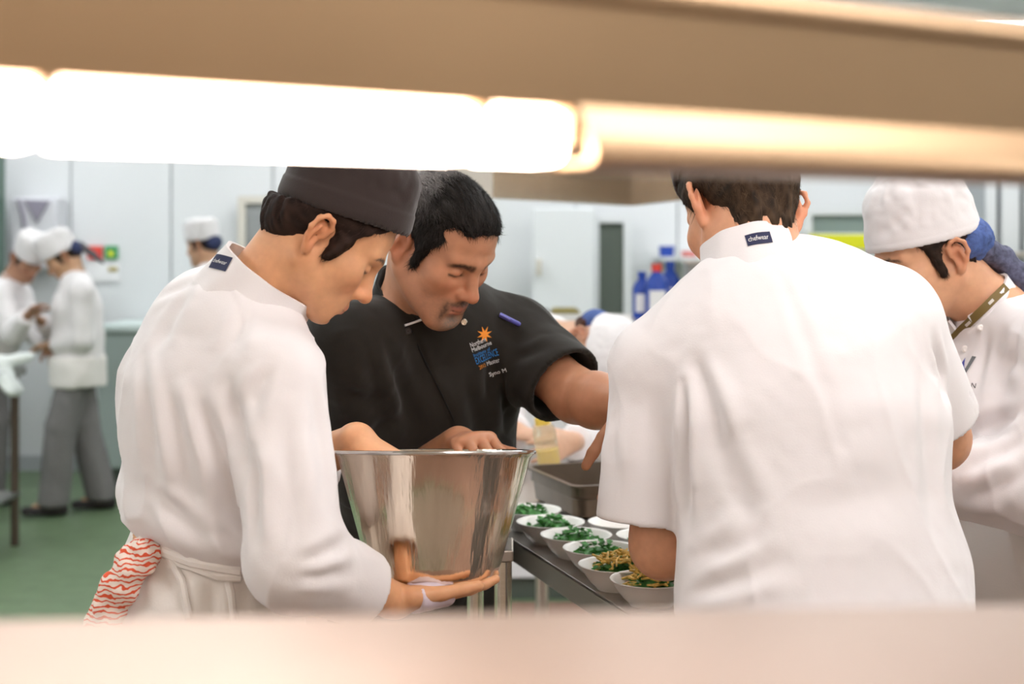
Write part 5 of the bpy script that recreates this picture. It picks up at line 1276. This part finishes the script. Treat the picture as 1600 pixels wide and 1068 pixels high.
    upn = nrm(np.array([-0.62, -0.15, 0.76]))
    cme = collar_mesh(nb+np.array([-0.004, 0, -0.012]), upn, h, 0.066, 0.070, 0.054, open_ang=0.35, flare=0.97, th=0.005)
    co = link('collar', cme, M_WHITE, root); cbv = bvh_mesh(cme)
    def on(px, py, off=0.003):
        c_ = [q for q in (camray(px, py, jb), camray(px, py, cbv)) if q is not None]
        return min(c_, key=lambda v: v[1])+np.array([0, -off, 0]) if c_ else None
    # lanyard ribbon
    path = [on(px, py, 0.004) for px, py in ((1572, 447), (1556, 462), (1538, 480), (1520, 497), (1502, 514), (1487, 530), (1470, 560))]
    path = [q for q in path if q is not None]
    wv = nrm(np.array([0.62, -0.1, -0.70]))*0.0075
    V = [q-wv for q in path]+[q+wv for q in path]+[q-wv+np.array([0, .0015, 0]) for q in path]+[q+wv+np.array([0, .0015, 0]) for q in path]; n = len(path); F = []
    for i in range(n-1): F += [(i, i+1, n+i+1, n+i), (2*n+i, 3*n+i, 3*n+i+1, 2*n+i+1), (i, 2*n+i, 2*n+i+1, i+1), (n+i, n+i+1, 3*n+i+1, 3*n+i)]
    lan = empty('lanyard', path[len(path)//2], 'olive gold lanyard ribbon around the capped woman’s neck', 'lanyard')
    MB().add(V, F).build('ribbon', M_LAN, lan, smooth=True)
    for t_ in (1, 3):
        a = path[t_]*.7+path[t_+1]*.3; b = path[t_]*.3+path[t_+1]*.7; e_ = np.array([0, -.0012, 0]); w2 = wv*.35
        MB().add([a-w2+e_, b-w2+e_, b+w2+e_, a+w2+e_], [(0, 1, 2, 3)]).build('ribbon_print', M_CREAM, lan)
    # chest logo
    o0 = on(1510, 570, 0)
    if o0 is not None:
        xd = nrm(np.array([0.88, -0.47, 0.0])); yd = nrm(np.array([0.12, 0.05, 0.99])); sc = 2.42/F_PX
        yd = np.array([0.10, 0.0, 1.0])
        blade = lambda pts: (np.array([(a*sc*1.1, b*sc, 0) for a, b in pts]), [tuple(range(len(pts)))])
        decal('logo_swoosh', blade([(-8, -10), (-10, -4), (-7, 5), (-3, 12), (-3.5, 4), (-3, -3), (2, -11), (-2, -14), (-6, -13)]), o0, xd, yd, M_PRINTV, jk, [jb], off=.0016)
        decal('logo_bar', blade([(-4, -14), (1, -14), (14, 14), (8, 15)]), o0, xd, yd, M_PRINTG, jk, [jb], off=.0020)
        tv, tf = text_geo('TION', 1.0); tv -= np.array([tv[:, 0].mean(), tv[:, 1].mean(), 0]); tv[:, 0] *= 26*sc/np.ptp(tv[:, 0]); tv[:, 1] *= 8*sc/np.ptp(tv[:, 1])
        q = on(1512, 600, 0)
        if q is not None: decal('logo_lettering', (tv, tf), q, nrm(np.array([0.86, -0.47, -0.12])), yd, M_PRINTN, jk, [jb], off=.0016)
    for px, py in ((1531, 512), (1507, 545)):
        q = on(px, py, .002)
        if q is not None: MB().lathe([(0, 0), (.006, 0), (.0065, .002), (.004, .004), (0, .0035)], 16, q, rx(math.pi/2)).build('button', M_WHITE2, jk, smooth=True)
    S = Solid(); S.u(ecap(secs[3][0]+np.array([0, 0, .02]), pel, (.168, .138), (.185, .155), r), 0.03); S.u(ecap(pel, pel-np.array([0, 0, .35]), (.185, .155), (.20, .17), r, cut=(pel-np.array([0, 0, .4]), (0, 0, -1))), 0.03)
    S.cut(secs[3][0]+np.array([0, 0, .01]), (0, 0, 1))
    ao, aV, aQ = cloth('apron', S, 0.007, M_WHITE2, root, 53, 0.006)
    trousers(J, root, M_GREY)
    for _, _, an in J: foot_mesh(an, h, root)
cap_woman()

# ================================================================== cooks in the background
def far_cook(label, H, nb, h, pel, secs, arms, tone, capkw, net=True, long=True, group=None, trs=M_GREY, hgrid=0.009, hair=(0.03, 0.02, 0.016), apron=True, tail=False, hands=None, jm=None, stride=0.0):
    r = np.array([h[1], -h[0], 0])
    root = empty('person', (pel[0], pel[1], 0), label, 'person', group)
    B = Solid(); chain_ops(B, secs, r, 0.04, 0.84); head_ops(B, H, nb, (0.052, 0.056))
    B.u(cap(secs[-1][0], pel, .11, .11), .05)
    for i, (s_, e_, w_) in enumerate(arms):
        B.u(cap(nb, s_, 0.042, 0.042), 0.04); B.u(cap(s_, e_, 0.042, 0.037), 0.03); B.u(cap(e_, w_, 0.037, 0.025), 0.015)
        hd_ = hands[i] if hands else (nrm(w_-e_), (0, 0, -1))
        hand_ops(B, w_, hd_[0], hd_[1], (0.3, 0.4, 0.3), flip=1 if i == 0 else -1, sc=.95)
    J = std_legs(pel, r, h, B, stride=stride)
    fine = [fbox(H.o, 0.15)]+[fbox(a[2], 0.10) for a in arms]
    body_obj(B, H, root, tone, fine, h=0.016, hf=0.0055, brow=hair, seed=15)
    hV, hQ = hair_shell(H, 0.007, nape=-0.055, h=0.006, under=cap_plane(H, capkw['c'], capkw['hgt'], capkw['tilt'])); hair_obj(H, hV, hQ, root, lambda P: np.tile(hair, (len(P), 1)), 1200, 0.012, seed=4, width=0.002)
    if net:
        S = Solid(); S.u(H.e((0, -0.070, 0.008), (0.066, 0.050, 0.050)), 0.01); hplane(S, H, (0, -0.02, 0), (0, 1, 0.1))
        V, Q = S.mesh(0.006); link('hair_net', np_mesh('hair_net', V, Q), mat('dark_blue_net', (0.025, 0.035, 0.10), 0.8), root) if net == 'dark' else link('hair_net', np_mesh('hair_net', V, Q), M_NET, root)
    if tail:
        S = Solid(); a = H.w(0, -.11, 0); S.u(cap(a, a+np.array([.07, 0, -.05]), .024, .018), .01); S.u(cap(a+np.array([.07, 0, -.05]), a+np.array([.13, 0, -.10]), .018, .008), .01)
        V, Q = S.mesh(0.006); link('ponytail', np_mesh('ponytail', V, Q), mat('dusk_hair', (0.10, 0.09, 0.10), .7), root)
    cV, cQ = cap_mesh(H, h=0.006, **capkw); link('cap', np_mesh('cap', cV, cQ), M_CAPW, root)
    S = Solid(); chain_ops(S, secs, r, 0.045)
    for s_, e_, w_ in arms:
        S.u(cap(nb-np.array([0, 0, .02]), s_, 0.054, 0.062), 0.05); S.u(cap(s_, e_, 0.064, 0.062), 0.035)
        fr = 0.85 if long else 0.3
        S.u(cap(e_, w_, 0.060, 0.050, cut=(e_+(w_-e_)*fr, w_-e_)), 0.03)
    cloth('jacket', S, hgrid, jm or M_WHITE, root, 61, 0.010, fx=11)
    cme = collar_mesh(nb+np.array([0, 0, -.01]), nrm(H.o-nb), h, 0.062, 0.066, 0.04, open_ang=.4, n=32); link('collar', cme, jm or M_WHITE, root)
    if apron:
        S = Solid(); S.u(ecap(secs[-1][0], pel, (.17, .13), (.185, .15), r), .03); S.u(ecap(pel, pel-np.array([0, 0, .12]), (.185, .15), (.19, .155), r), .03)
        S.cut(secs[-1][0]+np.array([0, 0, .02]), (0, 0, 1)); S.cut(pel-np.array([0, 0, .14]), (0, 0, -1))
        cloth('apron', S, 0.012, M_WHITE2, root, 63, 0.012)
    trousers(J, root, trs, h=0.014, r=(.086, .085, .085), hip=0.098)
    for _, _, an in J: foot_mesh(an, h, root)
    return root

# cook bending over the far end of the table
H = Head(W(916, 546, 4.22), (-0.35, -0.35, -0.86), (0.80, -0.45, -0.18), 1.07)
pel = np.array([-0.30, 4.75, 0.92]); hD = nrm((0.55, -0.83, 0)); rD = np.array([hD[1], -hD[0], 0])
nbD = W(862, 532, 4.36)
secs = [(W(845, 540, 4.42), (.15, .10)), (W(800, 540, 4.50), (.175, .13)), (W(750, 575, 4.60), (.165, .13)), (W(700, 640, 4.70), (.165, .14))]
far_cook('cook in round white cap bending low over the far table end', H, nbD, hD, pel, secs,
         [(W(790, 585, 4.32), W(790, 680, 4.10), W(806, 672, 3.82)), (W(895, 585, 4.42), W(925, 690, 4.20), W(893, 690, 3.80))], (0.62, 0.37, 0.25),
         dict(c=(0, -0.012, 0.070), a=0.094, b=0.112, hgt=0.065, rr=0.085, tilt=0.15, taper=0.12, seed=2), hair=(0.10, 0.045, 0.03), apron=True, hgrid=0.007,
         hands=[((0.75, -0.55, -0.15), (0.3, -0.2, -0.9)), ((-0.55, -0.75, -0.1), (-0.8, 0.2, -0.3))])

# standing cook far left, grey trousers
d0 = 8.08; pel = np.array([W(122, 600, d0)[0], d0, 0.86]); hB = nrm((-0.92, -0.25, 0)); rB = np.array([hB[1], -hB[0], 0])
p = math.radians(38); fh = nrm((-0.95, -0.2, 0))
H = Head(W(101, 402, d0), fh*math.cos(p)+np.array([0, 0, -math.sin(p)]), fh*math.sin(p)+np.array([0, 0, math.cos(p)]), 1.0)
nbB = W(118, 432, d0)
far_cook('far cook in grey trousers and white cap standing with head bowed', H, nbB, hB, pel,
         [(W(120, 448, d0), (.15, .09)), (W(120, 480, d0), (.175, .13)), (W(122, 520, d0), (.165, .13)), (W(124, 560, d0), (.17, .14))],
         [(W(112, 450, d0+.17), W(90, 520, d0+.18), W(62, 500, d0)), (W(128, 455, d0-.17), W(128, 530, d0-.16), W(78, 538, d0-.1))], (0.50, 0.29, 0.17),
         dict(c=(0, 0.0, 0.085), a=0.088, b=0.110, hgt=0.058, rr=0.045, tilt=0.2, seed=7), net='dark', tail=True, stride=-0.13, group='cooks at the far end of the kitchen')
# leaning cook at the left edge
d1 = 8.25; pel = np.array([W(-30, 600, d1)[0], d1, 0.90]); hA = nrm((0.90, -0.4, 0))
p = math.radians(40); fh = nrm((0.75, -0.65, 0))
H = Head(W(42, 404, d1), fh*math.cos(p)+np.array([0, 0, -math.sin(p)]), fh*math.sin(p)+np.array([0, 0, math.cos(p)]), 1.0)
nbA = W(16, 440, d1)
far_cook('far cook leaning in from the left edge with face lowered', H, nbA, hA, pel,
         [(W(10, 460, d1), (.15, .09)), (W(0, 490, d1), (.18, .13)), (W(-12, 530, d1), (.165, .13)), (W(-25, 570, d1), (.17, .14))],
         [(W(0, 460, d1-.17), W(20, 520, d1-.28), W(46, 490, d1-.38)), (W(30, 460, d1+.15), W(55, 520, d1+.05), W(75, 545, d1-.1))], (0.40, 0.21, 0.13),
         dict(c=(0, 0.0, 0.085), a=0.088, b=0.110, hgt=0.058, rr=0.045, tilt=0.15, seed=8), net=False, group='cooks at the far end of the kitchen')
# cook beyond the young cook's shoulder
d2 = 8.55; pel = np.array([W(330, 600, d2)[0], d2, 0.9]); hC = nrm((-0.9, 0.3, 0)); p = math.radians(12); fh = nrm((-0.9, 0.35, 0))
H = Head(W(319, 384, d2), fh*math.cos(p)+np.array([0, 0, -math.sin(p)]), fh*math.sin(p)+np.array([0, 0, math.cos(p)]), 1.0)
nbC = W(330, 418, d2)
far_cook('far cook in white cap looking away beyond the young cook’s shoulder', H, nbC, hC, pel,
         [(W(332, 434, d2), (.15, .09)), (W(332, 470, d2), (.175, .13)), (W(332, 510, d2), (.165, .13)), (W(332, 550, d2), (.17, .14))],
         [(W(322, 440, d2+.17), W(310, 510, d2+.17), W(290, 540, d2+.1)), (W(342, 440, d2-.17), W(340, 510, d2-.17), W(310, 540, d2-.15))], (0.55, 0.32, 0.20),
         dict(c=(0, 0.0, 0.085), a=0.088, b=0.110, hgt=0.055, rr=0.045, tilt=0.1, seed=10), net='dark', hair=(0.02, 0.016, 0.02), group='cooks at the far end of the kitchen')
